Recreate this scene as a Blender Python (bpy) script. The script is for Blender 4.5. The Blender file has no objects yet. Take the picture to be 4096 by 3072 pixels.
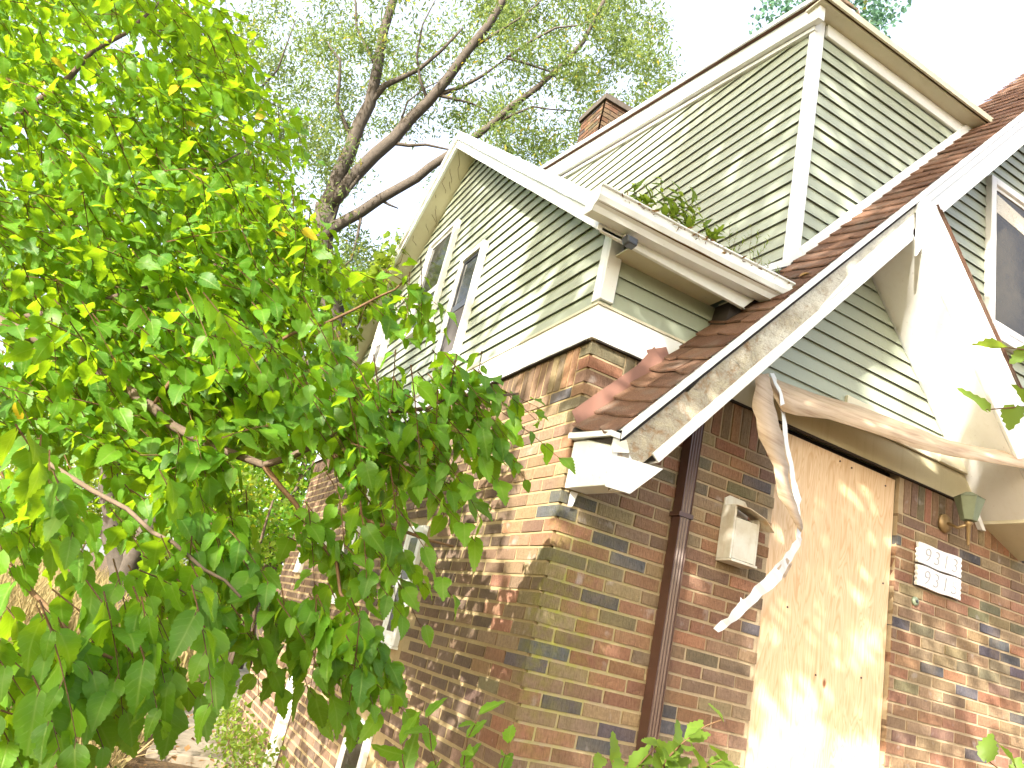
import bpy, math, random
import numpy as np
from mathutils import Vector, Matrix
random.seed(7); rng = np.random.default_rng(11)
S = bpy.context.scene
# ------------------------------------------------------------------ camera
CAM = np.array([-1.69606, -3.01174, -0.33834]); GZ = -1.84
F_PX = 3018.76                       # focal length in pixels of the 4096 x 3072 photograph
RW = np.array([[0.859564, -0.461101, 0.220310], [0.340675, 0.195700, -0.919588], [0.380908, 0.865499, 0.325302]])
cd = bpy.data.cameras.new('camera'); cam = bpy.data.objects.new('camera', cd); S.collection.objects.link(cam)
cd.sensor_width = 36.0; cd.lens = 36.0 * F_PX / 4096.0; cd.clip_start = 0.05; cd.clip_end = 2000
M = Matrix(((RW[0, 0], -RW[1, 0], -RW[2, 0], CAM[0]), (RW[0, 1], -RW[1, 1], -RW[2, 1], CAM[1]), (RW[0, 2], -RW[1, 2], -RW[2, 2], CAM[2]), (0, 0, 0, 1)))
cam.matrix_world = M; S.camera = cam
# ------------------------------------------------------------------ sky, sun, exposure
SUN = np.array([-1.0, -0.715, 0.55]); SUN /= np.linalg.norm(SUN)      # towards the sun
EL = math.asin(SUN[2]); AZ = math.atan2(SUN[0], SUN[1])
W = bpy.data.worlds.new('World'); S.world = W; W.use_nodes = True
nt = W.node_tree; bg = nt.nodes['Background']; sky = nt.nodes.new('ShaderNodeTexSky')
sky.sky_type = 'NISHITA'; sky.sun_disc = False; sky.sun_elevation = EL; sky.sun_rotation = AZ
sky.air_density = 1.0; sky.dust_density = 4.0; sky.ozone_density = 1.0
hz = nt.nodes.new('ShaderNodeMix'); hz.data_type = 'RGBA'; hz.blend_type = 'ADD'; hz.inputs[0].default_value = 1.0   # even milky haze over the whole sky
nt.links.new(sky.outputs[0], hz.inputs[6]); hz.inputs[7].default_value = (1.72, 1.62, 1.58, 1)
nt.links.new(hz.outputs[2], bg.inputs[0]); bg.inputs[1].default_value = 0.15
ld = bpy.data.lights.new('sun', 'SUN'); ld.energy = 4.8; ld.angle = math.radians(0.53); ld.color = (1.0, 0.93, 0.82)
sun = bpy.data.objects.new('sun', ld); S.collection.objects.link(sun)
sun.rotation_euler = Vector(-SUN).to_track_quat('-Z', 'Y').to_euler()
S.view_settings.view_transform = 'Standard'; S.view_settings.look = 'None'; S.view_settings.exposure = 1.76; S.view_settings.gamma = 1.0
S.view_settings.use_curve_mapping = False
S.cycles.max_bounces = 4; S.cycles.diffuse_bounces = 3; S.cycles.glossy_bounces = 1; S.cycles.transmission_bounces = 2; S.cycles.use_adaptive_sampling = True; S.cycles.adaptive_threshold = .025
S.cycles.transparent_max_bounces = 6; S.cycles.use_denoising = True; S.cycles.sample_clamp_indirect = 8

# ------------------------------------------------------------------ helpers
KD = 4096 / 2212.0
def ray(px, py):                     # viewing direction of a point of the photograph (2212 x 1659 units)
    d = np.array([(px * KD - 2048) / F_PX, (py * KD - 1536) / F_PX, 1.0]); return RW.T @ d
def at(px, py, depth): return CAM + ray(px, py) * depth
def at_y(px, py, y): d = ray(px, py); return CAM + d * ((y - CAM[1]) / d[1])
def at_x(px, py, x): d = ray(px, py); return CAM + d * ((x - CAM[0]) / d[0])
def at_z(px, py, z): d = ray(px, py); return CAM + d * ((z - CAM[2]) / d[2])
def proj(P):
    P = np.atleast_2d(P); q = (P - CAM) @ RW.T; z = np.maximum(q[:, 2], 1e-3)
    return (2048 + F_PX * q[:, 0] / z) / KD, (1536 + F_PX * q[:, 1] / z) / KD, q[:, 2]
col = S.collection
def link(o, parent=None):
    col.objects.link(o)
    if parent is not None:
        o.parent = parent; o.matrix_parent_inverse = Matrix.Translation(-Vector(parent['base']) if 'base' in parent else Vector((0, 0, 0)))
    return o
def empty(name, loc):
    o = bpy.data.objects.new(name, None); o.empty_display_size = 0.1; o.location = loc; o['base'] = [float(t) for t in loc]; col.objects.link(o); return o
def tag(o, label, cat, group=None, kind=None):
    if label: o['label'] = label
    if cat: o['category'] = cat
    if group: o['group'] = group
    if kind: o['kind'] = kind
    return o
class MB:
    def __init__(s): s.v = []; s.f = []; s.m = []
    def add(s, vs, fs, mi=0):
        b = len(s.v); s.v += [tuple(map(float, p)) for p in vs]; s.f += [tuple(b + i for i in f) for f in fs]; s.m += [mi] * len(fs); return s
    def box(s, a, b, mi=0):
        x0, y0, z0 = a; x1, y1, z1 = b
        return s.add([(x0, y0, z0), (x1, y0, z0), (x1, y1, z0), (x0, y1, z0), (x0, y0, z1), (x1, y0, z1), (x1, y1, z1), (x0, y1, z1)],
                     [(0, 3, 2, 1), (4, 5, 6, 7), (0, 1, 5, 4), (1, 2, 6, 5), (2, 3, 7, 6), (3, 0, 4, 7)], mi)
    def prism(s, a, b, mi=0):        # two polygons with the same count, joined
        n = len(a); return s.add(list(a) + list(b), [tuple(range(n))[::-1], tuple(range(n, 2 * n))] + [(i, (i + 1) % n, n + (i + 1) % n, n + i) for i in range(n)], mi)
    def xz(s, poly, y0, y1, mi=0): return s.prism([(x, y0, z) for x, z in poly], [(x, y1, z) for x, z in poly], mi)
    def yz(s, poly, x0, x1, mi=0): return s.prism([(x0, y, z) for y, z in poly], [(x1, y, z) for y, z in poly], mi)
    def tube(s, pts, rad, n=6, mi=0, cap=True):
        pts = [np.array(p, float) for p in pts]; rings = []
        up = np.array([0.31, 0.2, 0.93])
        for i, p in enumerate(pts):
            t = pts[min(i + 1, len(pts) - 1)] - pts[max(i - 1, 0)]; t = t / (np.linalg.norm(t) + 1e-9)
            u = np.cross(t, up); u = u / (np.linalg.norm(u) + 1e-9); w = np.cross(t, u); r = rad[i] if hasattr(rad, '__len__') else rad
            rings.append([p + r * (math.cos(2 * math.pi * k / n) * u + math.sin(2 * math.pi * k / n) * w) for k in range(n)])
        vs = [q for r in rings for q in r]; fs = []
        for i in range(len(pts) - 1):
            for k in range(n): fs.append((i * n + k, i * n + (k + 1) % n, (i + 1) * n + (k + 1) % n, (i + 1) * n + k))
        if cap: fs += [tuple(range(n))[::-1], tuple((len(pts) - 1) * n + k for k in range(n))]
        return s.add(vs, fs, mi)
    def sheet(s, a, b, mi=0, t=0.0015, nrm=(0, -1, 0)):   # ribbon between two polylines, with thickness
        n = len(a); d = np.array(nrm) * t
        A = [np.array(p, float) for p in a]; B = [np.array(p, float) for p in b]
        vs = A + B + [p - d for p in A] + [p - d for p in B]; fs = []
        for i in range(n - 1):
            fs += [(i, i + 1, n + i + 1, n + i), (2 * n + i, 3 * n + i, 3 * n + i + 1, 2 * n + i + 1), (i, 2 * n + i, 2 * n + i + 1, i + 1), (n + i, n + i + 1, 3 * n + i + 1, 3 * n + i)]
        fs += [(0, n, 3 * n, 2 * n), (n - 1, 3 * n - 1, 4 * n - 1, 2 * n - 1)]
        return s.add(vs, fs, mi)
    def mesh(s, name, mats, smooth=False):
        me = bpy.data.meshes.new(name); me.from_pydata(s.v, [], s.f)
        for m in (mats if isinstance(mats, (list, tuple)) else [mats]): me.materials.append(m)
        if any(s.m): me.polygons.foreach_set('material_index', s.m)
        me.polygons.foreach_set('use_smooth', [bool(smooth)] * len(s.f))
        me.update(); return me
    def build(s, name, mats, parent=None, smooth=False, bevel=0):
        o = link(bpy.data.objects.new(name, s.mesh(name, mats, smooth)), parent)
        if bevel:
            md = o.modifiers.new('bevel', 'BEVEL'); md.width = bevel; md.segments = 2; md.limit_method = 'ANGLE'
        return o
def np_mesh(name, V, Fc, mats, attrs=None, smooth=True, mi=None):
    me = bpy.data.meshes.new(name); nv = len(V); nf, k = Fc.shape
    me.vertices.add(nv); me.vertices.foreach_set('co', V.astype(np.float32).ravel())
    me.loops.add(nf * k); me.loops.foreach_set('vertex_index', Fc.astype(np.int32).ravel())
    me.polygons.add(nf); me.polygons.foreach_set('loop_start', np.arange(0, nf * k, k, dtype=np.int32))
    for m in (mats if isinstance(mats, (list, tuple)) else [mats]): me.materials.append(m)
    me.polygons.foreach_set('use_smooth', np.full(nf, bool(smooth)))
    if mi is not None: me.polygons.foreach_set('material_index', mi.astype(np.int32))
    for n, (ty, arr) in (attrs or {}).items():
        a = me.attributes.new(n, ty, 'POINT'); a.data.foreach_set('value' if ty == 'FLOAT' else 'vector' if ty == 'FLOAT_VECTOR' else 'color', arr.astype(np.float32).ravel())
    me.update(calc_edges=True); me.validate(); return me

# ------------------------------------------------------------------ materials
class NT:
    def __init__(s, name):
        s.mat = bpy.data.materials.new(name); s.mat.use_nodes = True; s.t = s.mat.node_tree; s.t.nodes.clear()
        s.out = s.n('ShaderNodeOutputMaterial'); s.p = s.n('ShaderNodeBsdfPrincipled'); s.l(s.p.outputs[0], s.out.inputs[0])
    def n(s, ty, **kw):
        nd = s.t.nodes.new(ty)
        for k, v in kw.items(): setattr(nd, k, v)
        return nd
    def l(s, a, b): s.t.links.new(a, b)
    def pos(s):
        if not hasattr(s, '_pos'): s._pos = s.n('ShaderNodeNewGeometry').outputs['Position']
        return s._pos
    def scaled(s, v, sc):
        m = s.n('ShaderNodeMapping'); s.l(v, m.inputs[0]); m.inputs['Scale'].default_value = sc; return m.outputs[0]
    def noise(s, v, scale, detail=4, rough=.55, dist=0):
        n = s.n('ShaderNodeTexNoise'); s.l(v, n.inputs['Vector']); n.inputs['Scale'].default_value = scale; n.inputs['Detail'].default_value = detail
        n.inputs['Roughness'].default_value = rough; n.inputs['Distortion'].default_value = dist; return n.outputs['Fac']
    def ramp(s, v, *stops):
        r = s.n('ShaderNodeValToRGB'); s.l(v, r.inputs[0]); e = r.color_ramp.elements
        while len(e) < len(stops): e.new(0.5)
        for el, (p, c) in zip(e, stops): el.position = p; el.color = (*c, 1) if hasattr(c, '__len__') else (c, c, c, 1)
        return r.outputs[0]
    def mix(s, f, a, b, mode='MIX'):
        m = s.n('ShaderNodeMix', data_type='RGBA', blend_type=mode)
        for i, v in ((0, f), (6, a), (7, b)):
            if hasattr(v, 'is_output'): s.l(v, m.inputs[i])
            else: m.inputs[i].default_value = v if i == 0 else (*v, 1)
        return m.outputs[2]
    def math(s, op, a, b=0, clamp=False):
        m = s.n('ShaderNodeMath', operation=op, use_clamp=clamp)
        for i, v in ((0, a), (1, b)):
            if hasattr(v, 'is_output'): s.l(v, m.inputs[i])
            else: m.inputs[i].default_value = v
        return m.outputs[0]
    def sep(s, v): n = s.n('ShaderNodeSeparateXYZ'); s.l(v, n.inputs[0]); return n.outputs
    def attr(s, name): return s.n('ShaderNodeAttribute', attribute_name=name).outputs
    def bump(s, h, strength=.4, dist=.004):
        b = s.n('ShaderNodeBump'); s.l(h, b.inputs['Height']); b.inputs['Strength'].default_value = strength; b.inputs['Distance'].default_value = dist
        s.l(b.outputs[0], s.p.inputs['Normal'])
    def set(s, color=None, rough=.6, spec=.3, metal=0):
        if color is not None:
            if hasattr(color, 'is_output'): s.l(color, s.p.inputs['Base Color'])
            else: s.p.inputs['Base Color'].default_value = (*color, 1)
        if hasattr(rough, 'is_output'): s.l(rough, s.p.inputs['Roughness'])
        else: s.p.inputs['Roughness'].default_value = rough
        s.p.inputs['Specular IOR Level'].default_value = spec; s.p.inputs['Metallic'].default_value = metal
        return s.mat
def moss_mask(n, x_end=.5):
    x = n.sep(n.pos())
    a = n.math('SUBTRACT', 1.0, n.math('DIVIDE', x[0], x_end), True)
    b = n.math('SUBTRACT', 1.0, n.math('DIVIDE', x[1], .12), True)
    zlo = n.math('SUBTRACT', 1.0, n.math('MULTIPLY', n.math('ABSOLUTE', n.math('ADD', x[2], .2)), 1.1), True)
    k = n.math('MULTIPLY', n.math('MULTIPLY', a, b), zlo)
    return n.math('MULTIPLY', k, n.ramp(n.noise(n.pos(), 14, 5, .65), (.38, 0), (.62, 1)))
def m_brick(name, common=False):
    n = NT(name); P = n.pos(); tint = n.attr('tint')[0]
    c = n.mix(n.ramp(n.noise(P, 60, 4, .6), (.3, 0), (.7, 1)), tint, n.mix(1.0, tint, (.74, .72, .70), 'MULTIPLY'))
    c = n.mix(n.math('MULTIPLY', n.ramp(n.noise(P, 5, 4, .6), (.45, 0), (.75, 1)), .35), c, (.30, .22, .13))
    if not common:
        c = n.mix(n.math('MULTIPLY', moss_mask(n), .75), c, (.20, .19, .035))
        c = n.mix(n.math('MULTIPLY', n.ramp(n.noise(P, 9, 3, .5, .3), (.64, 0), (.74, 1)), .5), c, (.42, .38, .36))
        st = n.noise(n.scaled(P, (330, 330, 22)), 1, 2, .6)
        n.bump(n.math('ADD', st, n.math('MULTIPLY', n.noise(P, 120, 3), .5)), .85, .006)
        c = n.mix(n.math('MULTIPLY', n.ramp(st, (.35, 1), (.5, 0)), .5), c, n.mix(1.0, c, (.5, .48, .46), 'MULTIPLY'))
    else:
        n.bump(n.noise(P, 70, 5, .65), .8, .006)
    return n.set(c, .9, .15)
def m_mortar(name, base, moss=True):
    n = NT(name); P = n.pos()
    c = n.mix(n.noise(P, 40, 5, .6), tuple(.72 * t for t in base), tuple(1.15 * t for t in base))
    c = n.mix(n.math('MULTIPLY', n.ramp(n.noise(P, 3, 4), (.45, 0), (.7, 1)), .3), c, (.25, .19, .11))
    if moss: c = n.mix(n.math('MULTIPLY', moss_mask(n, .75), 1.0), c, (.30, .33, .03))
    n.bump(n.noise(P, 130, 4, .7), .7, .004); return n.set(c, .95, .1)
def m_paint(name, base, dirt=(.42, .38, .28), amt=.5, rough=.45, streak=True, dscale=3.0):
    n = NT(name); P = n.pos()
    f = n.ramp(n.noise(P, dscale, 6, .65), (.42, 0), (.78, 1))
    if streak: f = n.math('ADD', n.math('MULTIPLY', f, .6), n.math('MULTIPLY', n.ramp(n.noise(n.scaled(P, (26, 26, 1.4)), 1, 4, .6), (.52, 0), (.8, 1)), .5))
    c = n.mix(n.math('MULTIPLY', f, amt), base, dirt)
    sp = n.ramp(n.noise(P, 55, 2, .5), (.70, 0), (.76, 1)); c = n.mix(n.math('MULTIPLY', sp, .25), c, (.2, .16, .1))
    n.bump(n.noise(n.scaled(P, (6, 6, 9)), 1, 3), .12, .01); return n.set(c, rough, .35)
def m_plain(name, color, rough=.6, spec=.3, metal=0, var=.25, scale=12):
    n = NT(name); c = n.mix(n.noise(n.pos(), scale, 4, .6), tuple(t * (1 - var) for t in color), tuple(t * (1 + var) for t in color)); n.bump(n.noise(n.pos(), scale * 6, 3), .25, .003)
    return n.set(c, rough, spec, metal)
def m_leaf(name, dark, light, trans, tmix=.42, rough=.42, veins=True, spec=.35, yellow=None):
    n = NT(name); r = n.attr('rnd')[2]; c = n.ramp(r, (.0, dark), (.9, light), (1.0, yellow or light))
    tr = n.ramp(r, (.0, trans), (.9, tuple(min(1, t * 1.25) for t in trans)), (1.0, (.8, .6, .04)))
    if veins:
        uv = n.sep(n.attr('luv')[1]); au = n.math('ABSOLUTE', uv[0])
        mid = n.ramp(au, (.0, 1), (.035, 0)); ph = n.math('MULTIPLY', n.math('SUBTRACT', uv[1], n.math('MULTIPLY', au, .8)), 40)
        lat = n.ramp(n.math('SINE', ph), (.86, 0), (1.0, 1)); v = n.math('MAXIMUM', mid, n.math('MULTIPLY', lat, .5))
        c = n.mix(n.math('MULTIPLY', v, .5), c, (.26, .36, .08)); n.bump(n.math('SUBTRACT', 0, v), .35, .002)
    n.set(c, rough, spec); t = n.n('ShaderNodeBsdfTranslucent')
    n.l(tr, t.inputs[0]); mx = n.n('ShaderNodeMixShader'); mx.inputs[0].default_value = tmix
    n.l(n.p.outputs[0], mx.inputs[1]); n.l(t.outputs[0], mx.inputs[2]); n.l(mx.outputs[0], n.out.inputs[0]); return n.mat
MAT = {}
MAT['brick'] = m_brick('face_brick'); MAT['common'] = m_brick('common_brick', True)
MAT['mortar'] = m_mortar('mortar', (.40, .32, .21)); MAT['mortar2'] = m_mortar('mortar_side', (.36, .28, .155), False)
MAT['siding'] = m_paint('siding_paint', (.32, .36, .28), (.27, .27, .19), .45, .4)
MAT['white'] = m_paint('white_trim', (.75, .78, .79), (.54, .53, .48), .30, .4)
MAT['cream'] = m_paint('cream_soffit', (.58, .55, .42), (.42, .36, .22), .4, .5)
MAT['olive'] = m_paint('shaded_aged_cream_trim', (.50, .46, .30), (.30, .25, .13), .5, .5)  # dirty cream, with the shade under the loose strip put into the colour
MAT['frame'] = m_paint('window_frame_white', (.74, .75, .74), (.5, .46, .36), .35, .4)
def m_shingle():
    n = NT('asphalt_shingle'); P = n.pos(); r = n.n('ShaderNodeObjectInfo').outputs['Random']
    a = n.mix(r, (.105, .061, .043), (.165, .10, .07)); c = n.mix(n.ramp(n.noise(P, 420, 2, .7), (.4, 0), (.62, 1)), n.mix(1.0, a, (.5, .48, .46), 'MULTIPLY'), n.mix(1.0, a, (1.5, 1.4, 1.3), 'MULTIPLY'))
    c = n.mix(n.math('MULTIPLY', n.ramp(n.noise(P, 7, 4, .6), (.5, 0), (.75, 1)), .5), c, (.17, .155, .13))
    n.bump(n.noise(P, 420, 2, .7), .8, .003); return n.set(c, .95, .12)
MAT['shingle'] = m_shingle(); MAT['tar'] = m_plain('tar_felt', (.03, .024, .02), .8); MAT['flash'] = m_paint('brown_flashing', (.19, .095, .07), (.14, .08, .06), .4, .45)
def m_rot():
    n = NT('rotten_fascia_wood'); P = n.pos(); sx = n.sep(P)
    g = n.noise(n.scaled(P, (11, 11, 11)), 1, 8, .72, .4); c = n.ramp(g, (.30, (.12, .08, .05)), (.40, (.34, .24, .15)), (.48, (.40, .37, .31)), (.60, (.50, .46, .35)), (.8, (.30, .28, .25)))
    cr = n.n('ShaderNodeTexVoronoi', feature='DISTANCE_TO_EDGE'); n.l(P, cr.inputs['Vector']); cr.inputs['Scale'].default_value = 70
    keepf = n.math('MULTIPLY', n.ramp(n.math('ADD', n.math('MULTIPLY', sx[0], .32), n.noise(P, 6, 5, .65)), (.72, 0), (.86, 1)), .9); c = n.mix(keepf, c, (.66, .65, .58))
    c = n.mix(n.math('MULTIPLY', n.ramp(cr.outputs[0], (.0, 1), (.07, 0)), .55), c, (.24, .19, .12))
    s = n.noise(n.scaled(P, (14, 14, 60)), 1, 4, .7); c = n.mix(n.ramp(s, (.60, 0), (.70, .7)), c, (.07, .05, .035))
    n.bump(n.math('ADD', g, n.math('MULTIPLY', s, .7)), .8, .02); return n.set(c, .85, .15)
MAT['rot'] = m_rot()
def m_ply():
    n = NT('plywood'); P = n.pos(); q = n.scaled(P, (10.5, 1, 1.25))
    w = n.noise(q, 1.0, 2, .5, .9); ring = n.math('FRACT', n.math('MULTIPLY', w, 13.0)); fine = n.noise(n.scaled(P, (120, 1, 4)), 1, 4, .65)
    c = n.ramp(ring, (.0, (.66, .49, .31)), (.55, (.69, .53, .35)), (.86, (.58, .39, .22)), (1.0, (.66, .49, .31)))
    c = n.mix(n.math('MULTIPLY', n.ramp(fine, (.45, 0), (.7, 1)), .35), c, (.45, .25, .10))
    k = n.n('ShaderNodeTexVoronoi'); n.l(n.scaled(P, (4.2, 1, 2.3)), k.inputs['Vector']); k.inputs['Scale'].default_value = 1
    c = n.mix(n.ramp(k.outputs['Distance'], (.035, 1), (.075, 0)), c, (.20, .075, .03)); n.bump(fine, .2, .002); return n.set(c, .65, .25)
MAT['ply'] = m_ply()
def m_tan():
    n = NT('woodgrain_trim_metal'); P = n.pos(); g = n.noise(n.scaled(P, (2.5, 12, 34)), 1, 5, .6, .5)
    c = n.ramp(g, (.3, (.33, .22, .135)), (.5, (.50, .38, .26)), (.7, (.58, .46, .33))); n.bump(g, .15, .003); return n.set(c, .5, .35)
MAT['tan'] = m_tan(); MAT['spout'] = m_plain('brown_downspout_metal', (.075, .038, .028), .38, .5, 0, .3, 6)
MAT['dark'] = m_plain('dark_interior', (.018, .016, .014), .8); MAT['black'] = m_plain('black_plastic', (.03, .032, .035), .3, .5)
def m_glass(name, c=(.022, .022, .021)):
    n = NT(name); n.bump(n.noise(n.pos(), 3, 2), .05, .02); return n.set(n.mix(n.ramp(n.noise(n.pos(), 3.0, 4), (.35, 0), (.75, 1)), c, tuple(t * 2.2 for t in c)), .08, .25)
MAT['glass'] = m_glass('window_glass'); MAT['gloom'] = m_plain('dim_room_behind_glass', (.042, .036, .024), .25, .3); MAT['screen'] = m_plain('insect_screen', (.10, .09, .085), .7)
MAT['bark'] = m_plain('grey_bark', (.12, .09, .065), .9, .15, 0, .55, 16); MAT['bark2'] = m_plain('pale_bark', (.08, .069, .058), .9, .15, 0, .55, 14); MAT['twig'] = m_plain('brown_twig', (.12, .07, .035), .7, .2, 0, .4, 30)
MAT['leaf'] = m_leaf('mulberry_leaf', (.036, .125, .012), (.115, .265, .018), (.32, .50, .012), .48, .45, True, .28, (.5, .38, .03))
MAT['leaf_bg'] = m_leaf('locust_leaf', (.045, .09, .026), (.12, .17, .042), (.26, .34, .08), .38, .6, False, .2, (.4, .33, .05))
MAT['leaf_hedge'] = m_leaf('hedge_leaf', (.045, .085, .012), (.12, .175, .022), (.36, .44, .035), .5, .6, False, .2)
MAT['leaf_blue'] = m_leaf('far_tree_leaf', (.045, .11, .075), (.09, .17, .10), (.18, .34, .2), .4, .55, False, .2)
MAT['leaf_weed'] = m_leaf('weed_leaf', (.065, .13, .016), (.14, .22, .03), (.34, .44, .04), .45, .5, False, .25)
MAT['vine'] = m_leaf('vine_leaf', (.08, .15, .018), (.20, .27, .03), (.36, .46, .03), .45, .5, False, .25)
MAT['grass'] = m_leaf('dry_grass', (.15, .125, .05), (.33, .26, .13), (.42, .34, .15), .35, .7, False, .1)
MAT['litter'] = m_leaf('leaf_litter', (.10, .05, .02), (.27, .16, .07), (.3, .2, .06), .2, .7, False, .1)
# ================================================================== HOUSE
house = empty('brick_house', (0, 0, GZ))
tag(house, 'abandoned brick house with pale green siding, white trim and a boarded-up front door', 'house')
CP, BL, JT, BD = .0675, .2000, .0135, .1016        # course pitch, brick length, joint, brick depth
ZS = 14 * CP                                      # underside of the soldier course
def palette():
    r = random.random(); j = lambda t: t * random.uniform(.93, 1.08)
    if r < .34: c = (.365, .205, .130)
    elif r < .66: c = (.345, .248, .155)
    elif r < .82: c = (.280, .190, .140)
    elif r < .91: c = (.135, .128, .138)
    else: c = (.235, .205, .135)
    k = random.uniform(.64, .96); return tuple(j(t) * k for t in c)
def pal_common():
    k = random.uniform(.8, 1.2); return tuple(t * k for t in random.choice([(.155, .104, .074), (.175, .114, .078), (.14, .10, .076), (.165, .118, .088)]))
# a brick is (centre of its base corner, axis lengths) with the exposed faces only
bricks = []      # (lo, hi, colour, common?)
DX0, DX1, DZ1 = 1.30, 2.30, 1.165
def put(lo, hi, colr, common): bricks.append((np.array(lo), np.array(hi), colr, common))
ncourse = int((ZS - GZ) / CP) + 1
WIN = [(1.60, 1.90, -.50, .28), (1.62, 2.06, -1.75, -.93), (3.14, 3.44, -.32, .75), (4.14, 4.40, .02, .60), (4.82, 5.06, -.10, .36)]
for i in range(ncourse):
    z1 = ZS - i * CP - JT * .5; z0 = z1 - CP + JT
    odd = i % 2
    x = 0.0 if not odd else BD + JT
    while x < 4.2:
        x1 = x + BL
        a, b = (x, min(x1, DX0)) if x < DX0 else (max(x, DX1), x1)
        if b - a > .03: put((a, random.uniform(-.0025, .0015), z0), (b, BD, z1), palette(), False)
        x = x1 + JT
    y = 0.0 if odd else BD + JT
    tooth = (.33 if odd else .44) + (.0 if i < 17 else .1)
    first = True
    while y < 5.8:
        y1 = y + BL; com = y + .06 > tooth
        dz = .004 if com else 0; z0c = z0 + (.002 if com else 0)
        j = JT * (1.75 if com else 1)
        if not any(y < w[1] + .02 and y1 > w[0] - .02 and z0 < w[3] and z1 > w[2] for w in WIN):
            put((random.uniform(-.0015, .0015) if com else random.uniform(-.002, .0015), y, z0c), (BD if not (first and odd) else BD, min(y1, 5.8), z1 - dz), pal_common() if com else palette(), com)
        first = False; y = y1 + j
# soldier course under the frieze
SW = .0665
x = .1016 * 0 + .215
for k in range(3): put((0, 0, ZS + JT * .5 + k * .0735), (.2035, BD, ZS + .0735 * (k + 1) - JT * .5), palette(), False)
while x < 4.2:
    if not (x + SW > DX0 and x < DX1): put((x, random.uniform(-.002, .001), ZS + JT * .5), (x + SW - JT, BD, ZS + .221), palette(), False)
    x += SW
y = BD + JT
while y < 5.8:
    com = y > .33; put((random.uniform(-.002, .002), y, ZS + JT * .5), (BD, y + SW - JT, ZS + .221), pal_common() if com else palette(), com); y += SW
def brick_verts(lo, hi):
    x0, y0, z0 = lo; x1, y1, z1 = hi; c = .0035
    # chamfered outer edges on both street faces
    return np.array([(x0, y0, z0), (x1, y0, z0), (x1, y1, z0), (x0, y1, z0), (x0, y0, z1), (x1, y0, z1), (x1, y1, z1), (x0, y1, z1)])
BF = np.array([(0, 3, 2, 1), (4, 5, 6, 7), (0, 1, 5, 4), (1, 2, 6, 5), (3, 0, 4, 7)])
ctr = np.array([(b[0] + b[1]) / 2 for b in bricks]); px, py, dz = proj(ctr)
side = np.array([b[0][1] > .05 or (b[1][1] - b[0][1]) > .15 for b in bricks])
vis = (px > -20) & (px < 2232) & (py > -20) & (py < 1680) & (dz > 0)
area = np.zeros(len(bricks))
for i, b in enumerate(bricks):
    if not vis[i]: continue
    a, _, c = b[0]; p = np.array([b[0], (b[1][0], b[0][1], b[0][2]), (b[0][0], b[0][1], b[1][2])]) if not side[i] else np.array([b[0], (b[0][0], b[1][1], b[0][2]), (b[0][0], b[0][1], b[1][2])])
    X, Y, _ = proj(p); area[i] = abs((X[1] - X[0]) * (Y[2] - Y[0]) - (X[2] - X[0]) * (Y[1] - Y[0]))
    # hidden behind the roof strip, the frieze or far foliage: not among the largest seen
    if not side[i] and ctr[i][2] > .25 + 1.2 * ctr[i][0] and ctr[i][0] > .3 and ctr[i][0] < 1.2: area[i] = 0
order = np.argsort(-area); own = set(order[:300].tolist())
front_wall = MB().box((.02, .005, GZ), (DX0, .24, 1.36)).box((DX1, .005, GZ), (4.2, .24, 1.36)).box((DX0, .2, GZ), (DX1, .24, 1.36)).build('front_wall', MAT['mortar'], house)
side_wall = MB().box((.0045, .02, GZ), (.0195, 5.8, 1.30)).build('side_wall', MAT['mortar2'], house)
MB().box((DX0 - .001, .075, 1.145), (DX1 + .001, .2, 1.19)).build('door_lintel', MAT['dark'], house)
def brick_mesh(idx, name):
    V = np.concatenate([brick_verts(bricks[i][0] + 0, bricks[i][1]) for i in idx]); n = len(idx)
    V = V + rng.normal(0, .0009, V.shape)
    Fc = np.concatenate([BF + 8 * k for k in range(n)]); C = np.repeat(np.array([(*bricks[i][2], 1) for i in idx]), 8, 0)
    mi = np.repeat(np.array([1 if bricks[i][3] else 0 for i in idx]), 5)
    return np_mesh(name, V, Fc, [MAT['brick'], MAT['common']], {'tint': ('FLOAT_COLOR', C)}, False, mi)
for sflag, par in ((False, front_wall), (True, side_wall)):
    rest = [i for i in range(len(bricks)) if i not in own and bool(side[i]) == sflag]
    o = link(bpy.data.objects.new('brick_courses', brick_mesh(rest, 'brick_courses')), par); o['kind'] = 'stuff'
for i in sorted(own): link(bpy.data.objects.new('brick', brick_mesh([i], 'brick')), side_wall if side[i] else front_wall)
# unseen shell that keeps the inside dark
MB().box((.25, 5.6, GZ), (7.0, 5.8, 1.9)).box((6.8, .25, GZ), (7.0, 5.6, 1.9)).build('rear_wall', MAT['common'], house)
# ---- frieze boards
MB().box((-.022, -.022, 1.172), (.60, .0, 1.352)).build('frieze_board', MAT['white'], house, bevel=.003)
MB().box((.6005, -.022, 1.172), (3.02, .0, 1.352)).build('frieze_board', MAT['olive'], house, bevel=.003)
MB().box((-.022, .0005, 1.172), (.0, 5.8, 1.352)).build('frieze_board', MAT['white'], house, bevel=.003)
MB().box((-.03, -.03, 1.3525), (.62, .0, 1.366)).build('drip_cap', MAT['cream'], house)
MB().box((-.03, .0005, 1.3525), (.0, 5.8, 1.366)).build('drip_cap', MAT['cream'], house)
MB().box((.02, -.0225, 1.163), (3.02, .0, 1.1715)).box((-.0225, .02, 1.163), (0, 5.8, 1.1715)).build('frieze_shadow_gap', MAT['tar'], house)
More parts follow.
